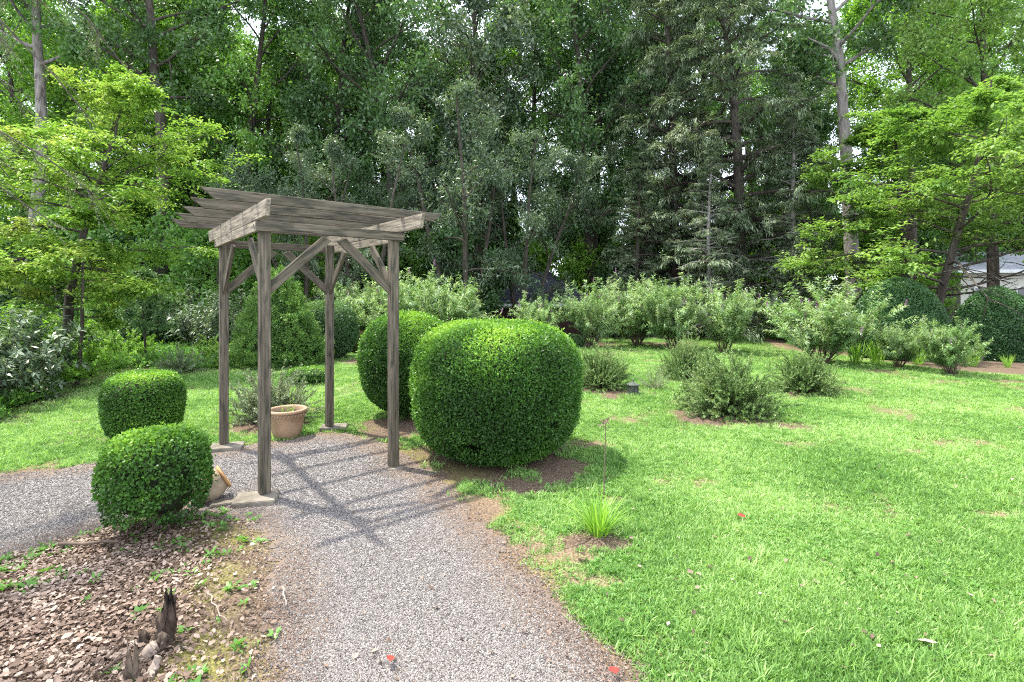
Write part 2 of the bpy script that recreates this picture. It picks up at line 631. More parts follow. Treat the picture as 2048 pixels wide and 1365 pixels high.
def ground_mat():
    m, nd, lk, o = newmat('ground_soil')
    geo = nd.new('ShaderNodeNewGeometry')

    def noise(sc, det=6):
        n = nd.new('ShaderNodeTexNoise')
        n.inputs['Scale'].default_value = sc
        n.inputs['Detail'].default_value = det
        lk.new(geo.outputs['Position'], n.inputs['Vector'])
        return n

    def mixc(fac, a, b):
        x = nd.new('ShaderNodeMix')
        x.data_type = 'RGBA'
        lk.new(fac, x.inputs['Factor'])
        lk.new(a, x.inputs['A'])
        lk.new(b, x.inputs['B'])
        return x.outputs['Result']

    def att(n):
        a = nd.new('ShaderNodeAttribute')
        a.attribute_name = n
        return a.outputs['Fac']
    nf = noise(55, 8)
    nm = noise(3, 6)
    soil = ramp(nd, [(.3, (.09, .06, .035)), (.5, (.20, .14, .09)), (.7, (.32, .235, .16))])
    lk.new(nf.outputs['Fac'], soil.inputs['Fac'])
    green = ramp(nd, [(.3, (.035, .075, .015)), (.5, (.075, .15, .03)), (.7, (.13, .23, .05))])
    lk.new(nf.outputs['Fac'], green.inputs['Fac'])
    forest = ramp(nd, [(.35, (.022, .018, .010)), (.5, (.05, .04, .022)), (.62, (.05, .085, .02)), (.75, (.09, .15, .035))])
    lk.new(nm.outputs['Fac'], forest.inputs['Fac'])
    mulch = ramp(nd, [(.3, (.05, .036, .023)), (.5, (.13, .093, .062)), (.7, (.24, .18, .13))])
    lk.new(nf.outputs['Fac'], mulch.inputs['Fac'])
    moss = ramp(nd, [(.3, (.12, .12, .03)), (.7, (.26, .25, .07))])
    lk.new(nf.outputs['Fac'], moss.inputs['Fac'])
    c = mixc(att('lawn'), soil.outputs['Color'], green.outputs['Color'])
    c = mixc(att('mulch'), c, mulch.outputs['Color'])
    c = mixc(att('moss'), c, moss.outputs['Color'])
    c = mixc(att('forest'), c, forest.outputs['Color'])
    p = nd.new('ShaderNodeBsdfPrincipled')
    p.inputs['Roughness'].default_value = .95
    p.inputs['Specular IOR Level'].default_value = .15
    lk.new(c, p.inputs['Base Color'])
    b = nd.new('ShaderNodeBump')
    b.inputs['Strength'].default_value = .9
    b.inputs['Distance'].default_value = .02
    lk.new(nf.outputs['Fac'], b.inputs['Height'])
    lk.new(b.outputs[0], p.inputs['Normal'])
    lk.new(p.outputs[0], o.inputs['Surface'])
    return m


def gridmesh(name, xs, ys, mat, attrs, zoff=0., keep=None):
    X, Y = np.meshgrid(xs, ys, indexing='ij')
    x, y = X.ravel(), Y.ravel()
    V = np.stack([x, y, terrain(x, y)+zoff], 1)
    n, k = X.shape
    I = np.arange(n*k).reshape(n, k)
    Q = np.stack([I[:-1, :-1], I[1:, :-1], I[1:, 1:], I[:-1, 1:]], -1).reshape(-1, 4)
    vals = {a: f(x, y) for a, f in attrs.items()}
    if keep is not None:
        kv = keep(x, y)
        Q = Q[kv[Q].any(1)]
        used = np.unique(Q)
        remap = np.full(len(V), -1)
        remap[used] = np.arange(len(used))
        Q = remap[Q]
        V = V[used]
        vals = {a: v[used] for a, v in vals.items()}
    me = mesh_np(name, V, Q, mats=[mat], smooth=True)
    for a, v in vals.items():
        at_ = me.attributes.new(a, 'FLOAT', 'POINT')
        at_.data.foreach_set('value', np.asarray(v, np.float32))
    return me


def spaced(a, b, d0, gfac, c=0):
    """coordinates from a to b, fine near c and coarser away from it"""
    r = [c]
    while r[-1] < b:
        r.append(r[-1]+d0*(1+abs(r[-1]-c)*gfac))
    l = [c]
    while l[-1] > a:
        l.append(l[-1]-d0*(1+abs(l[-1]-c)*gfac))
    return np.array(l[::-1][:-1]+r)


def f_forest(x, y):
    d = sdist(x, y, LAWN_R)
    d2 = sdist(x, y, PATH)
    d3 = sdist(x, y, LITTER)
    d = np.minimum(np.minimum(d, d2), d3)
    right = sstep(9.3, 10.2, x)*(1-sstep(15, 17, y))     # the open mulched bed at the right
    return sstep(.2, 1.0, d+(fbm(x, y, 8)-.5)*.6)*(1-right)*sstep(6, 7, y)


def f_mulch(x, y):
    dl = sdist(x, y, LITTER)
    lit = 1-sstep(-.1, .1, dl)
    edge = (1-sstep(.02, .35, np.abs(sdist(x, y, PATH)-.05)))*.6
    right = sstep(9.3, 10.2, x)*sstep(.0, .2, sdist(x, y, LAWN_R))
    return np.clip(np.maximum.reduce([lit, beds(x, y), edge, right]), 0, 1)


def f_moss(x, y):
    d = sdist(x, y, LITTER)
    a = (1-sstep(-.55, -.1, -np.abs(d+.3)-.0)) * 0
    band = np.exp(-((d+.28)/.25)**2)*sstep(.45, .6, fbm(x*3, y*3, 55))
    lawnspot = sstep(.55, .62, fbm(x*2.1, y*2.1, 66))*(1-sstep(.3, .8, sdist(x, y, PATH)))*sstep(0, .1, sdist(x, y, PATH))*.5
    return np.clip(band*.9+lawnspot+a, 0, 1)

ground = link('ground', gridmesh('ground', spaced(-60, 70, .06, .35), spaced(.4, 90, .06, .30, 2.5), ground_mat(),
              {'lawn': m_lawn, 'mulch': f_mulch, 'moss': f_moss, 'forest': f_forest}, keep=None))
ground['kind'] = 'structure'


def gravel_mat():
    m, nd, lk, o = newmat('gravel_bed')
    geo = nd.new('ShaderNodeNewGeometry')
    v = nd.new('ShaderNodeTexVoronoi')
    v.inputs['Scale'].default_value = 105
    lk.new(geo.outputs['Position'], v.inputs['Vector'])
    sp = nd.new('ShaderNodeSeparateColor')
    lk.new(v.outputs['Color'], sp.inputs['Color'])
    rp = ramp(nd, [(.0, (.03, .027, .027)), (.3, (.085, .078, .075)), (.6, (.17, .155, .15)), (.85, (.28, .265, .255)), (1, (.44, .42, .41))])
    lk.new(sp.outputs['Red'], rp.inputs['Fac'])
    n = nd.new('ShaderNodeTexNoise')
    n.inputs['Scale'].default_value = 2.2
    n.inputs['Detail'].default_value = 8
    n.inputs['Roughness'].default_value = .65
    lk.new(geo.outputs['Position'], n.inputs['Vector'])
    a = nd.new('ShaderNodeAttribute')
    a.attribute_name = 'dirt'
    ad = nd.new('ShaderNodeMath')
    ad.operation = 'ADD'
    lk.new(n.outputs['Fac'], ad.inputs[0])
    lk.new(a.outputs['Fac'], ad.inputs[1])
    mr = nd.new('ShaderNodeMapRange')
    mr.inputs['From Min'].default_value = .5
    mr.inputs['From Max'].default_value = .85
    lk.new(ad.outputs[0], mr.inputs['Value'])
    x = nd.new('ShaderNodeMix')
    x.data_type = 'RGBA'
    x.inputs['B'].default_value = (.175, .13, .095, 1)
    lk.new(mr.outputs[0], x.inputs['Factor'])
    lk.new(rp.outputs['Color'], x.inputs['A'])
    p = nd.new('ShaderNodeBsdfPrincipled')
    p.inputs['Roughness'].default_value = .9
    lk.new(x.outputs['Result'], p.inputs['Base Color'])
    b = nd.new('ShaderNodeBump')
    b.invert = True
    b.inputs['Strength'].default_value = .9
    b.inputs['Distance'].default_value = .01
    lk.new(v.outputs['Distance'], b.inputs['Height'])
    lk.new(b.outputs[0], p.inputs['Normal'])
    lk.new(p.outputs[0], o.inputs['Surface'])
    return m


def f_dirt(x, y):
    d = sdist(x, y, PATH)
    e = sstep(-.45, 0, d)*.45
    s = sstep(-.9, .3, x)*sstep(3.0, 4.2, y)*.30      # needles drifting across the path towards the hedge
    return e+s

gp = link('gravel_path', gridmesh('gravel_path', spaced(-8, 2, .05, .12, -.5), spaced(1.2, 7, .05, .12, 2.3), gravel_mat(),
          {'dirt': f_dirt}, zoff=.004, keep=lambda x, y: m_path(x, y) > .5))
gp['kind'] = 'structure'

# ------------------------------------------------------------------ scatter by geometry nodes (stuff only)


def scatter(name, P, protos, rot, scl, parent=None):
    n = len(P)
    me = bpy.data.meshes.new(name)
    me.vertices.add(n)
    me.vertices.foreach_set('co', np.asarray(P, np.float32).ravel())
    a = me.attributes.new('rot', 'FLOAT_VECTOR', 'POINT')
    a.data.foreach_set('vector', np.asarray(rot, np.float32).ravel())
    a = me.attributes.new('scl', 'FLOAT', 'POINT')
    a.data.foreach_set('value', np.asarray(scl, np.float32))
    a = me.attributes.new('pick', 'INT', 'POINT')
    a.data.foreach_set('value', RNG.integers(0, len(protos), n).astype(np.int32))
    me.update()
    o = link(name, me, parent)
    col = bpy.data.collections.new(name+'_kinds')
    for i, pm in enumerate(protos):
        col.objects.link(bpy.data.objects.new(pm.name, pm))
    ng = bpy.data.node_groups.new(name+'_scatter', 'GeometryNodeTree')
    ng.interface.new_socket('Geometry', in_out='INPUT', socket_type='NodeSocketGeometry')
    ng.interface.new_socket('Geometry', in_out='OUTPUT', socket_type='NodeSocketGeometry')
    gi = ng.nodes.new('NodeGroupInput')
    go = ng.nodes.new('NodeGroupOutput')
    ip = ng.nodes.new('GeometryNodeInstanceOnPoints')
    ci = ng.nodes.new('GeometryNodeCollectionInfo')
    ci.inputs['Collection'].default_value = col
    ci.inputs['Separate Children'].default_value = True
    ci.inputs['Reset Children'].default_value = True
    ip.inputs['Pick Instance'].default_value = True

    def na(nm, ty):
        k = ng.nodes.new('GeometryNodeInputNamedAttribute')
        k.data_type = ty
        k.inputs['Name'].default_value = nm
        return k.outputs['Attribute']
    L = ng.links
    L.new(gi.outputs[0], ip.inputs['Points'])
    L.new(ci.outputs[0], ip.inputs['Instance'])
    L.new(na('pick', 'INT'), ip.inputs['Instance Index'])
    L.new(na('rot', 'FLOAT_VECTOR'), ip.inputs['Rotation'])
    L.new(na('scl', 'FLOAT'), ip.inputs['Scale'])
    L.new(ip.outputs[0], go.inputs[0])
    md = o.modifiers.new('scatter', 'NODES')
    md.node_group = ng
    o['kind'] = 'stuff'
    return o


def zrot(n, tilt=.15):
    return np.stack([RNG.normal(0, tilt, n), RNG.normal(0, tilt, n), RNG.random(n)*2*PI], 1)


def frust(n, y0, y1, power=1.0, xlim=1.1):
    """random points on the ground inside the wedge the photograph could see, denser near"""
    u = RNG.random(n)
    y = (y0**(1-power)+(y1**(1-power)-y0**(1-power))*u)**(1/(1-power)) if power != 1 else y0*(y1/y0)**u
    x = (RNG.random(n)*2-1)*(y*xlim+.5)
    return x, y


def tuft(name, mat, n=10, rad=.03, L=(.035, .06), W=(.004, .007), lean=.9):
    P = np.zeros((n, 3))
    a = RNG.random(n)*2*PI
    r = rad*np.sqrt(RNG.random(n))
    P[:, 0] = r*np.cos(a)
    P[:, 1] = r*np.sin(a)
    P[:, 2] = -.004
    b = RNG.random(n)*2*PI
    tl = RNG.random(n)*lean+.15
    D = np.stack([np.cos(b)*np.sin(tl), np.sin(b)*np.sin(tl), np.cos(tl)], 1)
    N = np.stack([np.cos(b)*-np.cos(tl), np.sin(b)*-np.cos(tl), np.sin(tl)], 1)
    ln = RNG.uniform(*L, n)
    V, Q = leaves(P, D, N, ln, RNG.uniform(*W, n), .25, .45)
    return mesh_np(name, V, Q, mats=[mat])

gt = [tuft('grass_tuft', M['lawn'], 12, .035, (.022, .048), (.004, .008), 1.25) for _ in range(7)]
x, y = frust(290000, 2.1, 24, 1.55)
k = m_lawn(x, y) > RNG.random(len(x))*.9+.05
x, y = x[k], y[k]
sc = (.75+.5*RNG.random(len(x)))*(1+np.clip(y-4, 0, 20)*.06)*(.7+.6*fbm(x*1.3, y*1.3, 71))
scatter('lawn_grass', np.stack([x, y, terrain(x, y)], 1), gt, zrot(len(x), .2), sc)

# a few coarser darker clumps in the lawn
bl = [tuft('coarse_grass', M['lawn'], 14, .03, (.06, .12), (.004, .007), .8) for _ in range(3)]
x, y = frust(9000, 2.2, 14, 1.4)
k = (m_lawn(x, y) > .5) & (fbm(x*2.2, y*2.2, 81) > .58)
x, y = x[k], y[k]
scatter('coarse_grass_clumps', np.stack([x, y, terrain(x, y)], 1), bl, zrot(len(x), .2), .6+.5*RNG.random(len(x)))


def stone(name, mat, flat=.6):
    bm = bmesh.new()
    bmesh.ops.create_icosphere(bm, subdivisions=1, radius=.5)
    for v in bm.verts:
        v.co *= 1+random.uniform(-.28, .2)
        v.co.z *= flat
        v.co.x *= random.uniform(1, 1.15)
    me = bpy.data.meshes.new(name)
    bm.to_mesh(me)
    bm.free()
    me.materials.append(mat)
    return me

st = [stone('pebble', M['pebble']) for _ in range(5)]
x, y = frust(520000, 2.2, 8, 1.9)
w = m_path(x, y)
w = np.maximum(w, .22*(1-sstep(.0, .22, sdist(x, y, PATH))))
k = (x > -7) & (w > RNG.random(len(x))*.8) & (RNG.random(len(x)) < np.clip(1.15-f_dirt(x, y)*1.3, .1, 1))
x, y = x[k], y[k]
sz = RNG.uniform(.006, .0125, len(x))*(1+np.clip(y-3, 0, 6)*.14)
scatter('gravel', np.stack([x, y, .004+sz*.15], 1), st, RNG.random((len(x), 3))*6.28, sz)


def chip(name, mat, l=1., w=.12):
    V, Q = leaves(np.array([[0., 0, 0]]), np.array([[1., 0, 0]]), np.array([[0., 0, 1]]), l, w, .3, .5)
    return mesh_np(name, V, Q, mats=[mat])

# dry needles and bark crumbs on the path edges, under the hedges and in the beds
cp = [chip('needle', M['chip'], 1.3, .07), chip('needle', M['chip'], 1.1, .10), chip('needle', M['chip'], 1.2, .05), chip('crumb', M['chip'], .5, .35)]
x, y = frust(300000, 2.2, 13, 1.5)
dp = sdist(x, y, PATH)
e = np.exp(-((dp+.02)/.17)**2)*.8*(x > -1.5)
e = np.maximum(e, beds(x, y))
e = np.maximum(e, np.clip(f_dirt(x, y)*1.3-.25, 0, 1)*m_path(x, y))
e = np.maximum(e, (1-sstep(-.05, .05, sdist(x, y, LITTER)))*.6)
e = np.maximum(e, .035)
k = RNG.random(len(x)) < e*(.4+fbm(x*3, y*3, 91)*1.0)
x, y = x[k], y[k]
scatter('dry_needles', np.stack([x, y, terrain(x, y)+.008+RNG.random(len(x))*.008], 1), cp, zrot(len(x), .18), RNG.uniform(.014, .034, len(x))*(1+np.clip(y-3, 0, 9)*.10))


def dryleaf(name, mat, lobed=True):
    """curled leaf with lobes: a fan of quads about a midrib"""
    n = 7
    V, Q = [], []
    for i in range(n+1):
        t = i/n
        wv = .30*math.sin(PI*min(1, t*1.05))**.7 * (1.0 if (i % 2 or not lobed) else .55)
        zc = .08*math.sin(PI*t)*random.uniform(.3, 1.2)
        cu = random.uniform(.0, .08)
        V += [(t-.5, -wv, zc+cu), (t-.5, 0, zc), (t-.5, wv, zc+cu*random.uniform(.2, 1.4))]
    for i in range(n):
        a = i*3
        Q += [(a, a+1, a+4, a+3), (a+1, a+2, a+5, a+4)]
    return mesh_np(name, V, Q, mats=[mat])

dl = [dryleaf('leaf', M['litter'], i % 2 == 0) for i in range(8)]
x = RNG.uniform(-4.6, -.9, 70000)
y = RNG.uniform(1.9, 4.4, 70000)
d = sdist(x, y, LITTER)
# litter lies thickest at the left, thins out towards the path
dens = (1-sstep(-.15, .05, d))*(1-sstep(-2.3, -1.25, x+(y-2.6)*.5))
dens = np.maximum(dens, (1-sstep(-.1, .05, d))*.10)
k = RNG.random(len(x)) < dens*.95*(.5+.9*fbm(x*4, y*4, 97))
x, y = x[k], y[k]
near = (y < 3.0) & (np.abs(x) < y*1.02)
ni = np.where(near)[0]
RNG.shuffle(ni)
ni = ni[:260]
mask = np.ones(len(x), bool)
mask[ni] = False
lit = scatter('leaf_litter', np.stack([x[mask], y[mask], .008+RNG.random(mask.sum())*.02], 1), dl,
              zrot(mask.sum(), .3), RNG.uniform(.010, .040, mask.sum()))
tag(lit, 'bed of brown fallen leaves spread over the bottom left corner', 'leaf litter')
for i in ni:
    link('leaf', dl[i % 8], lit, (x[i], y[i], .022+random.random()*.015), (random.gauss(0, .2), random.gauss(0, .2), random.random()*6.3), random.uniform(.028, .06))

# small green weeds among the litter, on the path edge, and round the daylily
wd = []
for _ in range(4):
    n = 9
    a = RNG.random(n)*2*PI
    tl = RNG.uniform(.7, 1.35, n)
    D = np.stack([np.cos(a)*np.sin(tl), np.sin(a)*np.sin(tl), np.cos(tl)], 1)
    N = np.stack([-np.cos(a)*np.cos(tl), -np.sin(a)*np.cos(tl), np.sin(tl)], 1)
    V, Q = leaves(D*.01, D, N, RNG.uniform(.02, .045, n), RNG.uniform(.012, .02, n), .2)
    wd.append(mesh_np('weed', V, Q, mats=[M['weed']]))
x = RNG.uniform(-3.5, -.6, 9000)
y = RNG.uniform(2.1, 4.3, 9000)
d = sdist(x, y, LITTER)
k = (d < .05) & (RNG.random(9000) < np.exp(-((d+.25)/.28)**2)*.28*sstep(.48, .66, fbm(x*3.5, y*3.5, 101)))
k |= (d < 0) & (RNG.random(9000) < .008)
x, y = x[k], y[k]
scatter('weeds', np.stack([x, y, np.full(len(x), .01)], 1), wd, zrot(len(x), .2), RNG.uniform(.6, 1.5, len(x)))

x, y = frust(26000, 2.2, 12, 1.5)
k = (m_lawn(x, y) > .25) & (RNG.random(len(x)) < sstep(.50, .64, fbm(x*1.2, y*1.2, 121))*.8)
x, y = x[k], y[k]
scatter('clover', np.stack([x, y, np.full(len(x), .018)], 1), wd, zrot(len(x), .2), RNG.uniform(.35, .75, len(x)))

x, y = frust(420, 2.3, 12, 1.4)
k = (m_lawn(x, y) > .3) | (m_path(x, y) > .5)
x, y = x[k], y[k]
scatter('scattered_leaves', np.stack([x, y, np.where(m_path(x, y) > .5, .016, .035)], 1), dl, zrot(len(x), .35), RNG.uniform(.018, .04, len(x)))

# ------------------------------------------------------------------ pergola


def board(name, parent, p0, p1, w, h, up=(0, 0, 1), cut0=0., cut1=0., mat=None, bev=.003):
    """timber from p0 to p1 (centre line); w across, h along up; cuts shorten the lower edge"""
    p0, p1 = Vector(p0), Vector(p1)
    L = (p1-p0).length
    bm = bmesh.new()
    vs = []
    for (x, c) in ((0, cut0), (L, -cut1)):
        for sy in (-1, 1):
            for sz in (-1, 1):
                vs.append(bm.verts.new((x+(c if sz < 0 else 0), sy*w/2, sz*h/2)))
    for f in ((0, 1, 3, 2), (4, 6, 7, 5), (0, 4, 5, 1), (2, 3, 7, 6), (0, 2, 6, 4), (1, 5, 7, 3)):
        bm.faces.new([vs[i] for i in f])
    bmesh.ops.recalc_face_normals(bm, faces=bm.faces)
    # a slightly warped length
    bmesh.ops.bisect_plane(bm, geom=bm.verts[:]+bm.edges[:]+bm.faces[:], plane_co=(L*.35, 0, 0), plane_no=(1, 0, 0))
    bmesh.ops.bisect_plane(bm, geom=bm.verts[:]+bm.edges[:]+bm.faces[:], plane_co=(L*.7, 0, 0), plane_no=(1, 0, 0))
    dy, dz = random.uniform(-.003, .003), random.uniform(-.002, .003)
    for v in bm.verts:
        s = math.sin(PI*min(1, max(0, v.co.x/L)))
        v.co.y += dy*s
        v.co.z += dz*s
    bmesh.ops.bevel(bm, geom=[e for e in bm.edges if e.calc_face_angle(0) > .5], offset=bev, segments=1, affect='EDGES')
    me = bpy.data.meshes.new(name)
    bm.to_mesh(me)
    bm.free()
    me.materials.append(mat or M['wood'])
    X = (p1-p0).normalized()
    Z = Vector(up)
    Yv = Z.cross(X).normalized()
    Z = X.cross(Yv)
    mt = Matrix((X, Yv, Z)).transposed().to_4x4()
    mt.translation = p0
    o = link(name, me, parent)
    o.matrix_local = mt
    return o

PW, PD = 1.237, 1.90
per = thing('pergola', 'weathered grey timber garden arbor of four posts over the gravel path', 'pergola', (-2.19, 4.49, 0), math.radians(39.0))
for (x, y, zb) in ((0, 0, .045), (PW, 0, .0), (0, PD, .045), (PW, PD, .045)):
    board('post', per, (x, y, zb), (x, y, 2.44), .089, .089, (0, 1, 0))
zf = 2.345+.0445
# lower ring of narrow boards outside the posts
for yy in (-.0635-.002, PD+.0635+.002):
    board('tie_beam', per, (-.083, yy, zf), (PW+.083, yy, zf), .036, .089)
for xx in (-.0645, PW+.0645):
    board('tie_beam', per, (xx, -.044, zf), (xx, PD+.044, zf), .036, .089, mat=M['sunlitwood'])
# upper side beams with slanted ends
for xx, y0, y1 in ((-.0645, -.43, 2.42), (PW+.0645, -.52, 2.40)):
    board('side_beam', per, (xx, y0, 2.437+.07), (xx, y1, 2.437+.07), .036, .137, cut0=.05, cut1=.05, mat=M['sunlitwood'])
for i, yy in enumerate((-.084, .50, 1.08, 1.63, 2.17)):
    board('rafter', per, (-.50, yy, 2.578+.0445), (1.76, yy, 2.578+.0445), .036, .089, cut0=.11, cut1=.11)
bz0, bz1, bl_ = 1.86, 2.345, .50
for (x, y) in ((0, 0), (PW, 0), (0, PD), (PW, PD)):
    sx = 1 if x == 0 else -1
    sy = 1 if y == 0 else -1
    u = Vector((-sx, 0, 1)).normalized()
    board('brace', per, (x+sx*.035, y, bz0-.02), (x+sx*(.035+bl_), y, bz1-.035), .036, .085, u, cut0=-.06, cut1=-.04)
    u = Vector((0, -sy, 1)).normalized()
    board('brace', per, (x, y+sy*.035, bz0-.02), (x, y+sy*(.035+bl_), bz1-.035), .036, .085, u, cut0=-.06, cut1=-.04)


bm_ = bmesh.new()
bmesh.ops.create_cone(bm_, cap_ends=True, segments=8, radius1=.009, radius2=.007, depth=.007)
bolt_me = bpy.data.meshes.new('bolt')
bm_.to_mesh(bolt_me)
bm_.free()
bolt_me.materials.append(M['metal'])
for (x, z) in ((-.012, 2.37), (.016, 2.41), (PW-.014, 2.37), (PW+.015, 2.41)):
    for y, r in ((-.0865, PI/2), (PD+.0865, -PI/2)):
        link('bolt', bolt_me, per, (x, y, z), (r, 0, 0))
for (y, z) in ((-.012, 2.375), (.014, 2.405), (PD-.014, 2.375), (PD+.012, 2.405)):
    for x, r in ((-.0855, -PI/2), (PW+.0855, PI/2)):
        link('bolt', bolt_me, per, (x, y, z), (0, r, 0))


def paver(px, py, w, d, rz, label, h=.045, name='paving_slab'):
    x, y = g(px, py)
    bm = bmesh.new()
    bmesh.ops.create_cube(bm, size=1)
    for v in bm.verts:
        v.co.x = v.co.x*w+random.uniform(-.008, .008)
        v.co.y = v.co.y*d+random.uniform(-.008, .008)
        v.co.z = (v.co.z+.5)*h
    bmesh.ops.bevel(bm, geom=bm.edges[:], offset=.006, segments=2, affect='EDGES')
    me = bpy.data.meshes.new(name)
    bm.to_mesh(me)
    bm.free()
    me.materials.append(M['paver'])
    o = link(name, me, None, (x, y, -.002), (0, 0, rz))
    tag(o, label, 'paving slab', 'slabs under the pergola posts')
    return o

R39 = math.radians(39)
paver(512, 1003, .34, .27, math.radians(14), 'concrete slab under the nearest pergola post, beside the tipped pot')
paver(452, 898, .36, .27, math.radians(18), 'concrete slab under the leftmost pergola post, behind the low box bush')
paver(668, 858, .34, .24, math.radians(10), 'concrete slab under the rear pergola post, right of the terracotta pot')
paver(790, 938, .16, .12, R39, 'small half-buried slab under the pergola post nearest the big round bush', .02)
paver(452, 1008, .24, .13, math.radians(28), 'narrow mossy slab lying between the tipped pot and the post slab', .03)

# ------------------------------------------------------------------ pots, lantern


def lathe(name, prof, mat, seg=40, parent=None, loc=(0, 0, 0), rot=(0, 0, 0), smooth=True, jit=0):
    n = len(prof)
    V = []
    for (r, z) in prof:
        for k in range(seg):
            a = k*2*PI/seg
            V.append((r*math.cos(a), r*math.sin(a), z))
    I = np.arange(n*seg).reshape(n, seg)
    Q = np.stack([I[:-1], np.roll(I[:-1], -1, 1), np.roll(I[1:], -1, 1), I[1:]], -1).reshape(-1, 4)
    me = mesh_np(name, V, Q, mats=[mat], smooth=smooth)
    return link(name, me, parent, loc, rot)

pt = thing('terracotta_pot', 'large tan terracotta pot with a decorated rim standing inside the pergola', 'flower pot', (-2.84, 6.42, .0))
lathe('pot_body', [(.0, .0), (.145, .0), (.16, .012), (.178, .10), (.196, .20), (.206, .255), (.212, .262), (.213, .305), (.205, .31)], M['terracotta'], parent=pt)
lathe('rim', [(.206, .306), (.232, .312), (.240, .326), (.238, .345), (.225, .352), (.205, .350), (.196, .335), (.188, .28)], M['terracotta'], parent=pt)
rv = []
for k in range(34):
    a = k*2*PI/34
    rv.append(np.array([[.2135*math.cos(a-.05), .2135*math.sin(a-.05), .266], [.222*math.cos(a), .222*math.sin(a), .283], [.2135*math.cos(a+.09), .2135*math.sin(a+.09), .302]]))
V, Q = tubes(np.stack(rv), np.tile([.004, .009, .004], (34, 1)), 6)
link('relief_band', mesh_np('relief_band', V, Q, mats=[M['terracotta']], smooth=True), pt)
lathe('soil', [(0, .29), (.10, .292), (.19, .286)], M['soil'], parent=pt)
n = 14
a = RNG.random(n)*2*PI
S = np.stack([np.cos(a)*.05, np.sin(a)*.05, np.full(n, .29)], 1)
B = grow(S, np.stack([np.cos(a)*.3, np.sin(a)*.3, np.ones(n)], 1), RNG.uniform(.05, .14, n), 0, .12, 4)
lp, ld = along(np.repeat(B, 5, 0), RNG.random(n*5))
LV, LQ = leaves(lp, ld+rdir(n*5)*.8, rdir(n*5), .03, .008)
spr = link('sprout', mesh_np('sprout', LV, LQ, mats=[M['lily']], fattr=RNG.random(len(LQ))), pt)

spr['kind'] = 'stuff'
tp = thing('tipped_pot', 'old mossy round-bellied pot lying on its side behind the low box bush', 'flower pot', (-2.655, 4.42, .115), math.radians(20))
tp.rotation_euler = (0, math.radians(62), math.radians(38))
lathe('pot_body', [(0, -.13), (.06, -.128), (.115, -.08), (.135, -.01), (.13, .06), (.105, .115), (.095, .135), (.085, .12), (.11, .05), (.11, -.03)], M['oldpot'], 30, tp)
lathe('rim', [(.095, .130), (.112, .140), (.112, .155), (.092, .158), (.085, .12)], M['orange'], 30, tp)

lx, ly = g(1266, 789)
ln = thing('garden_lantern', 'small grey-green square lantern with a peaked lid on the lawn beside a grey shrub', 'garden lantern', (lx, ly, 0), .25, scl=.92)


def boxm(name, parent, cx, cy, z0, w0, d0, z1, w1=None, d1=None, mat=None, bev=.003, rz=0):
    w1 = w0 if w1 is None else w1
    d1 = d0 if d1 is None else d1
    bm = bmesh.new()
    vs = []
    for (z, w, d) in ((z0, w0, d0), (z1, w1, d1)):
        for sx, sy in ((-1, -1), (1, -1), (1, 1), (-1, 1)):
            vs.append(bm.verts.new((cx+sx*w/2, cy+sy*d/2, z)))
    for f in ((3, 2, 1, 0), (4, 5, 6, 7), (0, 1, 5, 4), (1, 2, 6, 5), (2, 3, 7, 6), (3, 0, 4, 7)):
        bm.faces.new([vs[i] for i in f])
    if bev:
        bmesh.ops.bevel(bm, geom=bm.edges[:], offset=bev, segments=1, affect='EDGES')
    me = bpy.data.meshes.new(name)
    bm.to_mesh(me)
    bm.free()
    me.materials.append(mat)
    return link(name, me, parent, rot=(0, 0, rz))

boxm('base', ln, 0, 0, 0, .20, .20, .025, mat=M['metal'])
boxm('lantern_body', ln, 0, 0, .025, .15, .15, .175, mat=M['metal'])
for s in range(4):
    for j in range(5):
        u = (j-2)*.032
        p = ((u, -.079), (.079, u), (u, .079), (-.079, u))[s]
        boxm('fin', ln, p[0], p[1], .028, .013, .013, .172, mat=M['metal'], bev=0)
boxm('lid', ln, 0, 0, .177, .21, .21, .192, mat=M['metal'])
boxm('lid_roof', ln, 0, 0, .194, .19, .19, .242, .04, .04, mat=M['metal'])
lathe('finial', [(.0, .29), (.012, .285), (.018, .27), (.010, .255), (.02, .242)], M['metal'], 12, ln)

# ------------------------------------------------------------------ clipped hedges


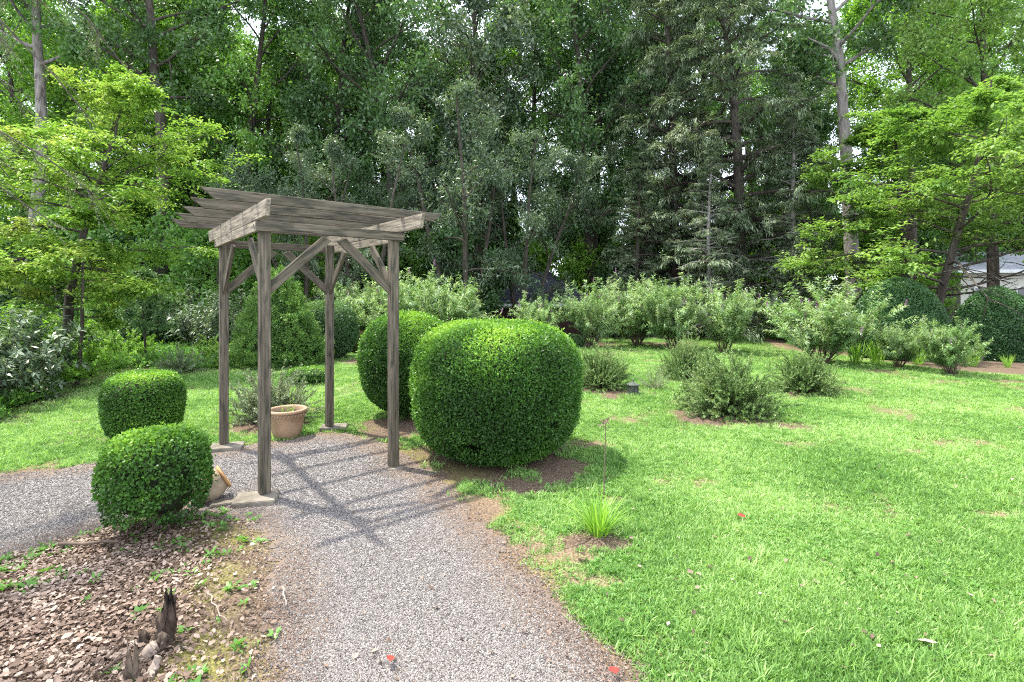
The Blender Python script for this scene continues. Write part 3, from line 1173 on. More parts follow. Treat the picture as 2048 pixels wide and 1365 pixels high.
def clipped(name, label, loc, rx, ry, h, z0, dens, L, W, mat, shape='round', group=None, rotz=0, lump=.06, stems=5, seed=0, lumpf=2.2, core=.86, holes=0., cat='bush', fuzz=.03, pw=2.6):
    """foliage shell over a hidden twig core; shape sets the outline"""
    area = 2*PI*max(rx, ry)*h*1.35
    n = int(area*dens)
    d = rdir(int(n*1.0))
    hz = (h-z0)

    def surf(d, off=0.):
        a = np.arctan2(d[:, 1], d[:, 0])
        e = d[:, 2]
        if shape == 'cone':
            t = (e+1)/2                           # height fraction
            z = t*hz
            r = np.where(t < .12, .80+.2*(t/.12), 1.0)*(1-np.clip(t-.10, 0, 1)/.93)**.72
            x, y = np.cos(a)*r*rx, np.sin(a)*r*ry
        elif shape == 'dome':
            t = (e+1)/2
            z = t*hz
            r = np.clip(1-t**2.1, 0, 1)**.55*np.where(t < .25, .90+.1*(t/.25), 1)
            x, y = np.cos(a)*r*rx, np.sin(a)*r*ry
        else:
            q = (np.abs(d[:, 0])**2+np.abs(d[:, 1])**2)**.5
            k = 1/(q**pw+np.abs(e)**pw)**(1/pw)
            x, y = d[:, 0]*k*rx, d[:, 1]*k*ry
            z = hz/2+e*k*hz/2
            zb = z/hz
            fl = np.where(zb < .5, .88+.12*np.sqrt(np.clip(zb*2, 0, 1)), 1)
            x, y = x*fl, y*fl
        ln_ = (fbm(a*lumpf+seed*3, e*lumpf*1.3+seed, seed+3)-.5)*2*lump
        lf = (fbm(a*lumpf*5+seed, e*lumpf*5, seed+5, 2)-.5)*2*lump*.45
        s = 1+ln_+lf+off
        return np.stack([x*s, y*s, z0+z*(1+ln_*.4+lf*.4)+off*hz*.3], 1)
    P = surf(d)
    eps = 1e-2
    t1 = nrm(np.cross(d, np.array([.3, .2, 1.])))
    t2 = np.cross(d, t1)
    Nn = np.cross(surf(nrm(d+t1*eps))-P, surf(nrm(d+t2*eps))-P)
    Nn = nrm(Nn)
    Nn *= np.sign((Nn*(P-np.array([0, 0, z0+hz*.45]))).sum(1))[:, None]
    depth = RNG.exponential(fuzz, len(P))*1.0
    depth = np.where(RNG.random(len(P)) < .02, -RNG.random(len(P))*.035, depth)     # stray shoots
    P = P-Nn*depth[:, None]+Nn*fuzz*.8
    if holes:
        k = fbm(np.arctan2(d[:, 1], d[:, 0])*4+seed, d[:, 2]*5, seed+8) > holes*(1-(P[:, 2]-z0)/hz)*.9
        P, Nn = P[k], Nn[k]
    # shoots: leaves point outward and up, faces turned partly out
    D = nrm(Nn*.7+rdir(len(P))*.9+np.array([0, 0, .25]))
    NN = nrm(Nn*1.0+rdir(len(P))*.9+np.array([0, 0, .5]))
    LL = L*RNG.uniform(.7, 1.3, len(P))
    V, Q = leaves(P, D, NN, LL, W*RNG.uniform(.8, 1.2, len(P)), .15, .5)
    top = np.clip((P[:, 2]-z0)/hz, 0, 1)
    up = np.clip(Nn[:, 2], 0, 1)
    at_ = np.clip(RNG.random(len(P))*.42+.55*up**1.6+.03*top, 0, 1)    # paler young shoots on top; lit tops and shaded sides painted in too
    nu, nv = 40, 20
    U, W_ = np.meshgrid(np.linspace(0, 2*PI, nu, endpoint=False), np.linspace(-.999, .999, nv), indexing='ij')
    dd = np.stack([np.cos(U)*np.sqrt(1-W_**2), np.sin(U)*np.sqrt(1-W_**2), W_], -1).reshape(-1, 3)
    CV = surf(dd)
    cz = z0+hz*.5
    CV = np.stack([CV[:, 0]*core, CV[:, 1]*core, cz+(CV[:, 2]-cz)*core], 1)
    I = np.arange(nu*nv).reshape(nu, nv)
    CQ = np.stack([I[:, :-1], np.roll(I, -1, 0)[:, :-1], np.roll(I, -1, 0)[:, 1:], I[:, 1:]], -1).reshape(-1, 4)
    VV, QQ = cat_mesh([(V, Q), (CV, CQ)])
    root = thing(name, label, cat, loc, rotz, group)
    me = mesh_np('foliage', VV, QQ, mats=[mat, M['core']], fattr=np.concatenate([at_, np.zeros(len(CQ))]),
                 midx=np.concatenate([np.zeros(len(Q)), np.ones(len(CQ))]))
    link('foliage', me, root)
    if stems:
        a = RNG.random(stems)*2*PI
        S = np.stack([np.cos(a)*rx*.12, np.sin(a)*ry*.12, np.full(stems, -.02)], 1)
        B = grow(S, np.stack([np.cos(a)*.6, np.sin(a)*.6, np.ones(stems)], 1), z0+hz*.5, 0, .12, 5)
        R = np.linspace(.022, .010, 5)[None, :]*np.ones((stems, 1))*min(1.5, max(rx, .5)*1.5)
        V, Q = tubes(B, R, 5)
        link('stem', mesh_np('stem', V, Q, mats=[M['twig']], smooth=True), root)
    return root

bx, by = at(993, 5.72)
clipped('round_hedge', 'largest clipped green boxwood globe at the centre of the garden', (bx, by, 0), .915, .89, 1.46, .03, 9500, .029, .017, M['box'], seed=3, lump=.04, stems=9, holes=.42, pw=3.4, core=.86, fuzz=.035)
bx, by = at(815, 7.5)
clipped('round_hedge', 'rounded green boxwood bush half hidden behind the largest globe', (bx, by, 0), .66, .70, 1.50, .10, 7500, .031, .018, M['box'], seed=5, lump=.05, stems=6, holes=.3, pw=2.5, core=.86, fuzz=.035)
bx, by = at(313, 3.90)
clipped('box_bush', 'low clipped boxwood cushion on bare stems beside the gravel, nearest the camera', (bx, by, 0), .34, .34, .735, .05, 9000, .026, .019, M['box'], seed=9, lump=.09, stems=9, holes=.80, pw=3.4, core=.76, fuzz=.03)
bx, by = at(288, 6.35)
clipped('box_bush', 'dark flat-topped clipped box bush on the left lawn behind the low cushion', (bx, by, 0), .405, .41, .79, .04, 8500, .027, .017, M['box'], seed=12, lump=.035, stems=4, pw=4.2, core=.9)
bx, by = at(556, 12.9)
clipped('dwarf_spruce', 'cone-shaped light green dwarf spruce with knobbly foliage behind the pergola', (bx, by, 0), 1.14, 1.08, 2.28, .02, 2600, .055, .018, M['yew'], 'cone', seed=14, lump=.42, stems=1, lumpf=5.0, core=.68, fuzz=.03, cat='shrub')
bx, by = at(652, 14.2)
clipped('round_bush', 'shaggy dark green round bush between the dwarf spruce and the butterfly bushes', (bx, by, 0), .80, .7, 1.55, .02, 2200, .07, .022, M['deep'], seed=16, lump=.10, stems=1, core=.84, fuzz=.05, cat='shrub')
bx, by = at(1797, 14.6)
clipped('dome_hedge', 'tall blue-green clipped dome under the layered tree at the right', (bx, by, 0), 1.28, 1.2, 2.22, .0, 2600, .055, .030, M['boxdark'], 'dome', seed=18, lump=.03, stems=1, core=.93, cat='hedge', group='clipped domes at the right edge')
bx, by = at(1992, 14.2)
clipped('dome_hedge', 'shaded dark green clipped dome at the far right edge', (bx, by, 0), 1.06, 1.0, 1.95, .0, 2600, .055, .030, M['boxdark'], 'dome', seed=20, lump=.03, stems=1, core=.93, cat='hedge', group='clipped domes at the right edge')
bx, by = at(716, 15.6)
clipped('small_bush', 'small olive-brown mound on the lawn edge behind the pergola', (bx, by, 0), .38, .36, .60, .0, 2600, .05, .025, M['redbush'], seed=22, lump=.08, stems=1, core=.85, cat='shrub')
bx, by = at(615, 10.2)
clipped('small_bush', 'low dark green mound at the foot of the dwarf spruce', (bx, by, 0), .42, .36, .30, .0, 2600, .04, .02, M['box'], seed=24, lump=.08, stems=0, core=.85, cat='shrub')
bx, by = at(1150, 17)
clipped('small_bush', 'tiny dark mound between the pale butterfly bushes', (bx, by, 0), .3, .3, .4, .0, 2600, .05, .03, M['deep'], seed=26, lump=.08, stems=0, core=.85, cat='shrub')

# ------------------------------------------------------------------ loose shrubs


def fountain(nst, Lm, spread, bend, nleaf, LL, LW, mat, smat, leaf_out=.8, t0=.15, droopleaf=0., twig=0, flowers=0, base=.08, wig=.08, rad=.007):
    """stems rising and arching from the base with leaves along them"""
    a = RNG.random(nst)*2*PI
    el = RNG.random(nst)**.7*spread
    D = np.stack([np.cos(a)*np.sin(el), np.sin(a)*np.sin(el), np.cos(el)], 1)
    S = np.stack([np.cos(a)*base*RNG.random(nst), np.sin(a)*base*RNG.random(nst), np.full(nst, -.02)], 1)
    B = grow(S, D, Lm*RNG.uniform(.65, 1.1, nst), bend, wig, 8)
    allB = [B]
    if twig:
        T = np.repeat(B, twig, 0)
        p, d = along(T, RNG.uniform(.2, .95, len(T)))
        T2 = grow(p, d+rdir(len(T))*.75+np.array([0, 0, .2]), Lm*RNG.uniform(.18, .36, len(T)), bend, wig, 8)
        allB.append(T2)
    BB = np.concatenate(allB)
    kk = np.repeat(np.arange(len(BB)), nleaf)
    tt = RNG.uniform(0, 1, len(kk))
    lo = np.where(kk < nst, t0 if not twig else .30, .05)
    tt = lo+(1-lo)*tt
    p, d = along(BB[kk], tt)
    side = nrm(np.cross(d, rdir(len(kk))))
    D2 = nrm(d*.6+side*leaf_out+np.array([0, 0, -droopleaf]))
    N2 = nrm(np.array([0, 0, 1.])+rdir(len(kk))*.5)
    V, Q = leaves(p, D2, N2, LL*RNG.uniform(.6, 1.2, len(kk)), LW*RNG.uniform(.7, 1.2, len(kk)), .12, .4)
    rn = np.clip(RNG.random(len(kk))*.7+.3*tt, 0, 1)
    fol = mesh_np('foliage', V, Q, mats=[mat], fattr=rn)
    R = np.concatenate([np.linspace(rad, rad*.3, 8)[None, :]*np.ones((nst, 1))] + ([np.linspace(rad*.4, rad*.15, 8)[None, :]*np.ones((len(allB[1]), 1))] if twig else []))
    V, Q = tubes(BB, R, 4)
    stm = mesh_np('stems', V, Q, mats=[smat], smooth=True)
    fl = None
    if flowers:
        idx = RNG.choice(len(BB), min(flowers, len(BB)), replace=False)
        p = BB[idx, -1]
        d = nrm(BB[idx, -1]-BB[idx, -2]+np.array([0, 0, .3]))
        m = 38
        pr = np.repeat(p, m, 0)
        dr = np.repeat(d, m, 0)
        t = RNG.random(len(pr))
        L_ = np.repeat(RNG.uniform(.10, .2, len(p)), m)
        pp = pr+dr*(t*L_)[:, None]+rdir(len(pr))*((1-t)*.02)[:, None]
        V, Q = leaves(pp, rdir(len(pr)), rdir(len(pr)), .028, .02)
        fl = mesh_np('flowers', V, Q, mats=[M['purple']], fattr=RNG.random(len(Q)))
    return fol, stm, fl


def shrub(name, meshes, px, Y, label, cat='shrub', group=None, scl=1., rz=None, dz=0, mat=None):
    x, y = at(px, Y)
    r = thing(name, label, cat, (x, y, tz(x, y)+dz), random.random()*6.28 if rz is None else rz, group, scl)
    o = link('foliage', meshes[0], r)
    if mat:
        o.material_slots[0].link = 'OBJECT'
        o.material_slots[0].material = mat
    link('stems', meshes[1], r)
    if meshes[2]:
        link('flowers', meshes[2], r)['kind'] = 'stuff'
    return r

fe = [fountain(330, 1.0, 1.68, -.03, 80, .036, .016, M['feather'], M['twig'], twig=2, t0=.2, base=.12, wig=.05, rad=.004) for _ in range(2)]
gfe = 'grey feathery shrubs on the lawn'
shrub('feathery_shrub', fe[0], 1457, 7.75, 'largest grey-green feathery shrub spreading wide at the front of the lawn', group=gfe, scl=(.82, .80, .92))
shrub('feathery_shrub', fe[1], 1200, 9.75, 'rounded grey-green feathery shrub directly left of the small lantern', group=gfe, scl=(.62, .62, .82))
shrub('feathery_shrub', fe[0], 1608, 9.35, 'low grey-green feathery shrub at the right of the largest one', group=gfe, scl=(.66, .66, .72))
shrub('feathery_shrub', fe[1], 1372, 10.8, 'feathery grey shrub peeking out behind the left side of the largest one', group=gfe, scl=(.62, .62, .88))
ju = fountain(200, .80, 1.45, .0, 60, .038, .014, M['juniper'], M['twig'], twig=2, t0=.15, base=.1, wig=.05, rad=.004)
shrub('silver_shrub', ju, 545, 7.2, 'silvery spreading shrub behind the terracotta pot inside the pergola', scl=(.82, .72, .95))
wt = fountain(60, .5, 1.2, -.03, 40, .05, .006, M['juniper'], M['twig'], base=.05, rad=.002)
shrub('grass_clump', wt, 1308, 9.6, 'wispy pale grass clump right of the small lantern', 'grass clump', scl=.9)

bu = [fountain(48, 2.0, .68, -.016, 60, .12, .026, M['buddleia'], M['twig'], twig=5, t0=.10, droopleaf=.3, flowers=14, base=.16, rad=.010) for _ in range(4)]
gbu = 'butterfly bushes at the back of the lawn'
for i, (px, Y, s, v, lab, ry) in enumerate([
    (712, 17.5, 1.05, 0, 'leftmost butterfly bush, behind the shaggy round bush', 1.0),
    (785, 16.6, 1.10, 1, 'tall butterfly bush seen between the two right pergola posts and beyond', 1.0),
    (880, 16.2, 1.15, 2, 'tall purple-flowered butterfly bush above the two boxwood globes', 1.0),
    (928, 16.0, .72, 3, 'short butterfly bush left of the dark shed roof', 1.0),
    (1080, 16.5, .80, 0, 'rounded pale butterfly bush in front of the dark shed roof', 1.1),
    (1184, 17.0, .98, 1, 'upright butterfly bush with bare brown stems above the lantern', .72),
    (1275, 17.6, 1.10, 2, 'full butterfly bush behind and left of the largest feathery shrub', .85),
    (1350, 16.4, 1.10, 3, 'broad butterfly bush with purple spikes above the largest feathery shrub', .95),
    (1448, 15.6, .95, 0, 'open butterfly bush with long side shoots before the dark hemlock', .95),
    (1640, 13.0, .92, 1, 'bright leafy butterfly bush leaning left of the clipped dome', 1.2),
    (1797, 12.3, .52, 2, 'small butterfly bush in front of the blue-green clipped dome', 1.0),
    (1905, 11.2, .58, 3, 'small forked butterfly bush on the lawn left of the shaded dome', 1.0)]):
    shrub('butterfly_bush', bu[v], px, Y, lab, 'shrub', gbu, (s*ry, s, s))

ir = fountain(90, .9, .55, -.09, 0, 0, 0, M['lily'], M['twig'], base=.3) if False else None


def blades(name, mat, n, rad, L, W, arch=.25, K=6, lean=.5):
    """strap leaves: ribbons of K segments that arch over"""
    a = RNG.random(n)*2*PI
    r = rad*np.sqrt(RNG.random(n))
    S = np.stack([np.cos(a)*r, np.sin(a)*r, np.full(n, -.01)], 1)
    b = a+RNG.normal(0, .5, n)
    el = RNG.random(n)*lean+.04
    D = np.stack([np.cos(b)*np.sin(el), np.sin(b)*np.sin(el), np.cos(el)], 1)
    B = grow(S, D, RNG.uniform(L*.6, L, n), -arch*RNG.uniform(.3, 1.2, n), .03, K)
    Tn = nrm(np.gradient(B, axis=1))
    sd = nrm(np.cross(Tn, np.array([0, 0, 1.])+np.zeros_like(Tn)))
    wv = (W*RNG.uniform(.7, 1.2, n))[:, None]*np.sin(np.linspace(.5, PI-.08, K))[None, :]*.5
    Vl = B+sd*wv[:, :, None]
    Vr = B-sd*wv[:, :, None]
    V = np.stack([Vl, Vr], 2).reshape(-1, 3)
    I = np.arange(n*K*2).reshape(n, K, 2)
    Q = np.stack([I[:, :-1, 0], I[:, :-1, 1], I[:, 1:, 1], I[:, 1:, 0]], -1).reshape(-1, 4)
    return mesh_np(name, V, Q, mats=[mat], fattr=np.repeat(RNG.random(n), K-1), smooth=True)

dx, dy = g(1197, 1072)
dly = link('daylily', blades('daylily', M['lily'], 100, .05, .40, .011, .24, lean=.7), None, (dx, dy, 0))
tag(dly, 'bright green strap-leaved daylily tuft at the lawn edge in the foreground', 'plant')
sx_, sy_ = g(1208, 992)
sk = thing('dried_stalk', 'thin dry flower stalk with papery seed heads rising behind the daylily', 'plant', (sx_, sy_, 0))
B = grow([[0, 0, 0]], [[.01, 0, 1]], .66, 0, .012, 8)
V, Q = tubes(B, np.linspace(.0055, .004, 8)[None, :], 5)
link('stalk', mesh_np('stalk', V, Q, mats=[M['litter']], smooth=True), sk)
tip = B[0, -1]
pp = tip+RNG.normal(0, .016, (46, 3))
pp[30:] += np.array([-.035, 0, -.01])
V, Q = leaves(pp, rdir(46), rdir(46), .03, .014)
link('seed_head', mesh_np('seed_head', V, Q, mats=[M['litter']], fattr=np.ones(len(Q))), sk)
st_ = blades('foliage', M['lily'], 60, .12, .8, .02, .16, lean=.5)
for i, (px, Y, s, lab) in enumerate([(1712, 13.2, 1.0, 'tall grassy clump at the left foot of the blue-green dome'),
                                     (1755, 13.0, 1.05, 'grassy clump before the middle of the blue-green dome'),
                                     (1835, 13.0, 1.0, 'grassy clump at the right foot of the blue-green dome'),
                                     (1870, 13.6, .8, 'grassy clump in the gap between the two domes'),
                                     (1945, 12.6, .75, 'low strap-leaved plant on the mulch before the shaded dome'),
                                     (2015, 12.4, .5, 'small strap-leaved plant on the mulch at the right edge'),
                                     (160, 12.2, .7, 'strap-leaved clump left of the leaning trunk foot'),
                                     (205, 12.0, .7, 'strap-leaved clump right of the leaning trunk foot'),
                                     (30, 9.8, .6, 'strap-leaved clump at the left end of the lawn')]):
    x, y = at(px, Y)
    o = link('strap_leaf_plant', st_, None, (x, y, tz(x, y)), (0, 0, random.random()*6), s)
    tag(o, lab, 'plant', 'strap-leaved clumps in the beds')

# ------------------------------------------------------------------ trees


def branch_tree(H, trunk_r, limbs, crown0, Rmax, kind='broad', subs=7, twigs=4, lpt=22, LL=.14, LW=.075, lean=(0, 0), droop=0., stems=1,
                elev=(.3, 1.0), profile=None, scat=.28, flat=1., wig=.04, fork=None):
    nS = stems
    S = np.zeros((nS, 3))
    D = np.tile([lean[0], lean[1], 1.], (nS, 1))
    if nS > 1:
        a = np.arange(nS)*2*PI/nS+.6
        D[:, 0] += np.cos(a)*.30
        D[:, 1] += np.sin(a)*.30
        S[:, 0] += np.cos(a)*.12
        S[:, 1] += np.sin(a)*.12
    S[:, 2] = -.25
    T = grow(S, D, H*1.02, .04 if nS > 1 else .01, wig, 12)
    Rt = (trunk_r*(1-np.linspace(0, 1, 12)**1.1*.86))[None, :]*np.ones((nS, 1))
    Rt[:, 0] *= 1.35
    tv = [tubes(T, Rt, 8)]
    ti = RNG.integers(0, nS, limbs)
    t = crown0+(1-crown0)*(np.arange(limbs)+RNG.random(limbs))/limbs
    t = np.clip(t, 0, .99)
    p, d = along(T[ti], t)
    a = np.arange(limbs)*2.399+RNG.normal(0, .4, limbs)
    rel = (t-crown0)/(1-crown0)
    if profile is None:
        pr = np.sin(PI*np.clip(rel*.85+.15, 0, 1))**.7
    else:
        pr = profile(rel)
    el = elev[0]+(elev[1]-elev[0])*rel+RNG.normal(0, .12, limbs)
    Dl = np.stack([np.cos(a)*np.cos(el), np.sin(a)*np.cos(el), np.sin(el)], 1)
    Ll = Rmax*np.clip(pr, .12, 1)*RNG.uniform(.75, 1.12, limbs)
    Lb = grow(p, Dl, Ll, droop, .10, 8)
    rl = np.clip(trunk_r*(1-t*.85)*.5, .012, .2)
    tv.append(tubes(Lb, rl[:, None]*np.linspace(1, .25, 8)[None, :], 5))
    # sub branches
    si = np.repeat(np.arange(limbs), subs)
    ts = RNG.uniform(.22, 1, len(si))
    p, d = along(Lb[si], ts)
    side = rdir(len(si))
    side[:, 2] *= .35 if kind != 'broad' else .8
    Ds = d*.7+nrm(side)*.95
    Ls = Ll[si]*RNG.uniform(.22, .45, len(si))*(1.15-.5*ts)
    Sb = grow(p, Ds, Ls, droop, .12, 6)
    tv.append(tubes(Sb, (rl[si]*.4)[:, None]*np.linspace(1, .3, 6)[None, :], 3))
    wi = np.repeat(np.arange(len(si)), twigs)
    p, d = along(Sb[wi], RNG.uniform(.2, 1, len(wi)))
    side = rdir(len(wi))
    if kind != 'broad':
        side[:, 2] *= .3
    Tw = grow(p, d*.6+nrm(side), Ls[wi]*RNG.uniform(.35, .7, len(wi)), droop, .12, 4)
    li = np.repeat(np.arange(len(wi)), lpt)
    tt = RNG.random(len(li))
    p, d = along(Tw[li], tt)
    off = RNG.normal(0, 1, (len(li), 3))*scat*np.array([1, 1, flat])
    p = p+off*RNG.random((len(li), 1))
    if kind == 'needle':
        D2 = nrm(d+rdir(len(li))*.55+np.array([0, 0, -.35]))
        N2 = nrm(np.array([0, 0, 1.])+rdir(len(li))*.5)
    elif kind == 'layer':
        sd = rdir(len(li))
        sd[:, 2] *= .35
        D2 = nrm(d*.5+sd+np.array([0, 0, -.18]))
        N2 = nrm(np.array([0, 0, 1.])+rdir(len(li))*.35)
    else:
        D2 = nrm(d*.4+rdir(len(li))+np.array([0, 0, -.35]))
        N2 = nrm(np.array([0, 0, .9])+rdir(len(li))*.75)
    V, Q = leaves(p, D2, N2, LL*RNG.uniform(.65, 1.25, len(li)), LW*RNG.uniform(.7, 1.2, len(li)), .14, .42)
    tw = np.repeat(RNG.random(len(wi)), lpt)
    lm = np.repeat(np.repeat(RNG.random(limbs), subs*twigs), lpt)
    rn = np.clip(.45*RNG.random(len(li))+.25*tw+.3*lm, 0, 1)
    V2, Q2 = cat_mesh(tv)
    return V, Q, rn, V2, Q2


def tree_meshes(mat, bark, cull=None, **kw):
    V, Q, rn, V2, Q2 = branch_tree(**kw)
    if cull:
        k = ~cull(V[::4])
        V = V.reshape(-1, 4, 3)[k].reshape(-1, 3)
        Q = np.arange(len(V)).reshape(-1, 4)
        rn = rn[k]
    return mesh_np('crown', V, Q, mats=[mat], fattr=rn), mesh_np('trunk', V2, Q2, mats=[bark], smooth=True)


def tree(name, meshes, px, Y, label, group=None, scl=1., rz=None, mat=None, bark=None, cat='tree', tilt=None, z=None):
    x, y = at(px, Y)
    r = thing(name, label, cat, (x, y, tz(x, y) if z is None else z), random.random()*6.28 if rz is None else rz, group, scl)
    if tilt:
        r.rotation_euler = (tilt[0], tilt[1], r.rotation_euler[2])
    c = link('crown', meshes[0], r)
    t = link('trunk', meshes[1], r)
    for o, m in ((c, mat), (t, bark)):
        if m:
            o.material_slots[0].link = 'OBJECT'
            o.material_slots[0].material = m
    return r

# --- tall woodland trees, four builds shared by all
tall = [tree_meshes(M['mid'], M['bark'], H=19, trunk_r=.24, limbs=34, crown0=.26, Rmax=4.2, subs=8, twigs=4, lpt=30, LL=.18, LW=.10, scat=.32, lean=(.03, 0), wig=.03) for _ in range(3)]
high = [tree_meshes(M['mid'], M['bark'], H=23, trunk_r=.33, limbs=26, crown0=.48, Rmax=5.0, subs=8, twigs=4, lpt=32, LL=.19, LW=.11, scat=.34, lean=(.02, .01), wig=.025) for _ in range(2)]
laur = [tree_meshes(M['laurel'], M['bark'], H=9, trunk_r=.13, limbs=30, crown0=.22, Rmax=2.7, subs=7, twigs=4, lpt=26, LL=.17, LW=.045, scat=.20, stems=3, droop=-.03) for _ in range(2)]
hem = [tree_meshes(M['hemlock'], M['bark'], H=19, trunk_r=.27, limbs=95, crown0=.06, Rmax=4.0, kind='needle', subs=9, twigs=4, lpt=23, LL=.19, LW=.038, scat=.14, flat=.4,
                   elev=(.05, .55), droop=-.07, profile=lambda r: (1-r)**.75*.95+.08) for _ in range(2)]
gw = 'woodland trees behind the garden'
kinds = {'t': tall, 'h': high, 'l': laur, 'k': hem}
spec = [
    # px, Y, kind, variant, scale, material, label
    (650, 27.5, 't', 0, 1.2, 'deep', 'grey-trunked tree rising straight above the pergola roof'),
    (790, 26.5, 't', 1, 1.15, 'deep', 'dark-limbed tree forking wide behind the right pergola post'),
    (960, 27.5, 't', 2, 1.2, 'laurel', 'grey-green tall tree above the largest boxwood globe'),
    (1185, 27.5, 't', 0, 1.15, 'deep', 'slender dark-trunked tree straight above the lantern'),
    (1290, 29, 't', 1, 1.2, 'deep', 'tall tree between the slender trunk and the hemlocks'),
    (1060, 31, 't', 2, 1.15, 'mid', 'mid green tree above the shed roof'),
    (480, 27.5, 't', 1, 1.15, 'mid', 'broad green tree left of the pergola roof'),
    (318, 24, 'h', 0, 1.0, 'deep', 'tree with a dark straight trunk behind the yellow-green tree'),
    (1985, 21, 't', 0, .95, 'layer', 'light green leafy tree high in the top right corner'),
]
for (px, Y, kd, v, s, mt, lab) in spec:
    tree('woodland_tree', kinds[kd][v], px, Y, lab, gw, s, mat=M[mt])
tree('pale_trunk_tree', high[0], 46, 24.0, 'tall tree with a thick pale grey trunk at the left edge', None, (1.0, 1.0, 1.15), rz=.4, mat=M['mid'], bark=M['palebark'], tilt=(0, .05))
tree('pale_trunk_tree', high[1], 1712, 24, 'tall tree with a bare pale trunk against the sky at upper right', None, 1.1, rz=2.0, mat=M['deep'], bark=M['palebark'])

for (px, Y, v, s, lab) in [(1480, 22.5, 0, 1.1, 'biggest dark hemlock left of the light layered tree'),
                           (1352, 24.5, 1, 1.05, 'tall hemlock left of the biggest one'),
                           (1590, 20.5, 1, .55, 'small drooping hemlock with bare grey twigs beside the layered tree'),
                           (1420, 20.5, 0, .45, 'low hemlock branches standing behind the broad butterfly bush'),
                           (1270, 22.0, 1, .46, 'low dark hemlock behind the full butterfly bush')]:
    tree('hemlock', hem[v], px, Y, lab, 'dark hemlocks', s, mat=M['hemlock'], bark=M['bark'] if s > .45 and px != 1590 else M['greytwig'])
for (px, Y, v, s, lab) in [(612, 20.5, 0, .88, 'grey-leaved understory tree directly behind the pergola roof'),
                           (735, 20.8, 1, .90, 'grey-leaved understory tree right of the pergola roof'),
                           (925, 20.5, 0, 1.08, 'tallest grey-leaved understory tree, behind the big boxwood globe'),
                           (1050, 22, 1, .95, 'grey-leaved understory tree over the shed roof')]:
    tree('laurel_tree', laur[v], px, Y, lab, 'grey-leaved understory trees', s, mat=M['laurel'])

# rows of woodland behind, which nothing tells apart
rr = random.Random(5)
lab = 'ordinary green tree standing deep in the wood behind the garden'
mats = ['mid', 'deep', 'deep', 'mid', 'bright']
rows = [(30, 215, 'th', -40), (38, 190, 'th', 0), (48, 190, 'tth', -60)]
for (Y, dpx, ks, o0) in rows:
    px = -320+o0
    while px < 2400:
        kd = rr.choice(ks)
        v = rr.randrange(len(kinds[kd]))
        q = px+rr.uniform(-35, 35)
        if not (1640 < q < 1780 and Y < 60) and not (Y < 31 and (1880 < q or q < 120 or 1230 < q < 1560)):
            tree('woodland_tree', kinds[kd][v], q, Y+rr.uniform(-2.2, 2.2), lab, 'distant woodland trees', rr.uniform(.85, 1.08)*(1+(Y-28)*.018), mat=M[rr.choice(mats)])
        px += dpx
for (q, Y, v, sc_, mt) in [(1560, 34, 0, 1.0, 'deep'), (1845, 41, 1, .9, 'mid'), (1930, 43, 0, .95, 'mid'), (2020, 42, 1, 1.1, 'mid'), (2100, 40, 2, 1.2, 'mid'), (1610, 36, 1, 1.2, 'mid'), (1900, 33, 2, 1.05, 'mid'), (60, 30, 0, 1.1, 'mid'), (190, 28, 1, 1.1, 'bright'), (390, 31, 2, 1.15, 'bright'), (870, 33, 0, 1., 'mid'), (560, 34, 1, 1., 'bright'), (400, 32, 2, 1., 'mid')]:
    tree('woodland_tree', tall[v], q, Y, lab, 'distant woodland trees', sc_, mat=M[mt])
# low shaded understory that closes the view between the trunks
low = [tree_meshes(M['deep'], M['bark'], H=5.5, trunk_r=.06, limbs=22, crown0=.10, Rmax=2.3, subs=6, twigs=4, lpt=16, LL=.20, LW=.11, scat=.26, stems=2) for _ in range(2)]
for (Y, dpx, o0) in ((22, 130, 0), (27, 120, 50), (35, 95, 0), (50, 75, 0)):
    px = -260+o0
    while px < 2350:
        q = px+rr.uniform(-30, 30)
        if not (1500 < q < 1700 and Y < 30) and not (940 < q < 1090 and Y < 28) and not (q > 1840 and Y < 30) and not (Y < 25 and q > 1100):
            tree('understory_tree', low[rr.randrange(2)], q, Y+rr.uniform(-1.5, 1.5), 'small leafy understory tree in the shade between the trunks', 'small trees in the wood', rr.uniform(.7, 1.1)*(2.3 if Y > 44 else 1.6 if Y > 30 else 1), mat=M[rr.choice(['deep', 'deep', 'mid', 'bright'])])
        px += dpx

# --- layered light trees
def lay_profile(r):
    return np.sin(PI*np.clip(r*.8+.2, 0, 1))**.8
yl = tree_meshes(M['yellow'], M['bark'], H=7.6, trunk_r=.11, limbs=26, crown0=.36, Rmax=2.9, kind='layer', subs=9, twigs=5, lpt=30, LL=.095, LW=.055, scat=.15, flat=.28,
                 elev=(.05, .75), droop=-.035, profile=lay_profile, lean=(.14, 0), wig=.07)
tree('yellow_green_tree', yl, 118, 10.5, 'bright yellow-green layered tree with a dark leaning trunk at the left', None, (.95, .90, .93), rz=.0)
yl2 = tree_meshes(M['yellow'], M['bark'], H=3.9, trunk_r=.05, limbs=16, crown0=.40, Rmax=1.45, kind='layer', subs=7, twigs=5, lpt=24, LL=.09, LW=.055, scat=.13, flat=.35,
                  elev=(.05, .6), droop=-.04, profile=lay_profile, lean=(.1, 0), wig=.07)
tree('yellow_green_tree', yl2, 150, 9.9, 'lower yellow-green sapling crown around the leaning trunk at the left', None, .95, rz=1.0)
def gap_right(p):
    # the tiers do not reach down on the side of the house
    dx = (p[:, 0]*math.cos(.9)-p[:, 1]*math.sin(.9))*1.22
    dy = (p[:, 0]*math.sin(.9)+p[:, 1]*math.cos(.9))*1.22
    return ((dx > .6) | ((dx > -2.2) & (dy < -1.2))) & (p[:, 2] < 3.0)


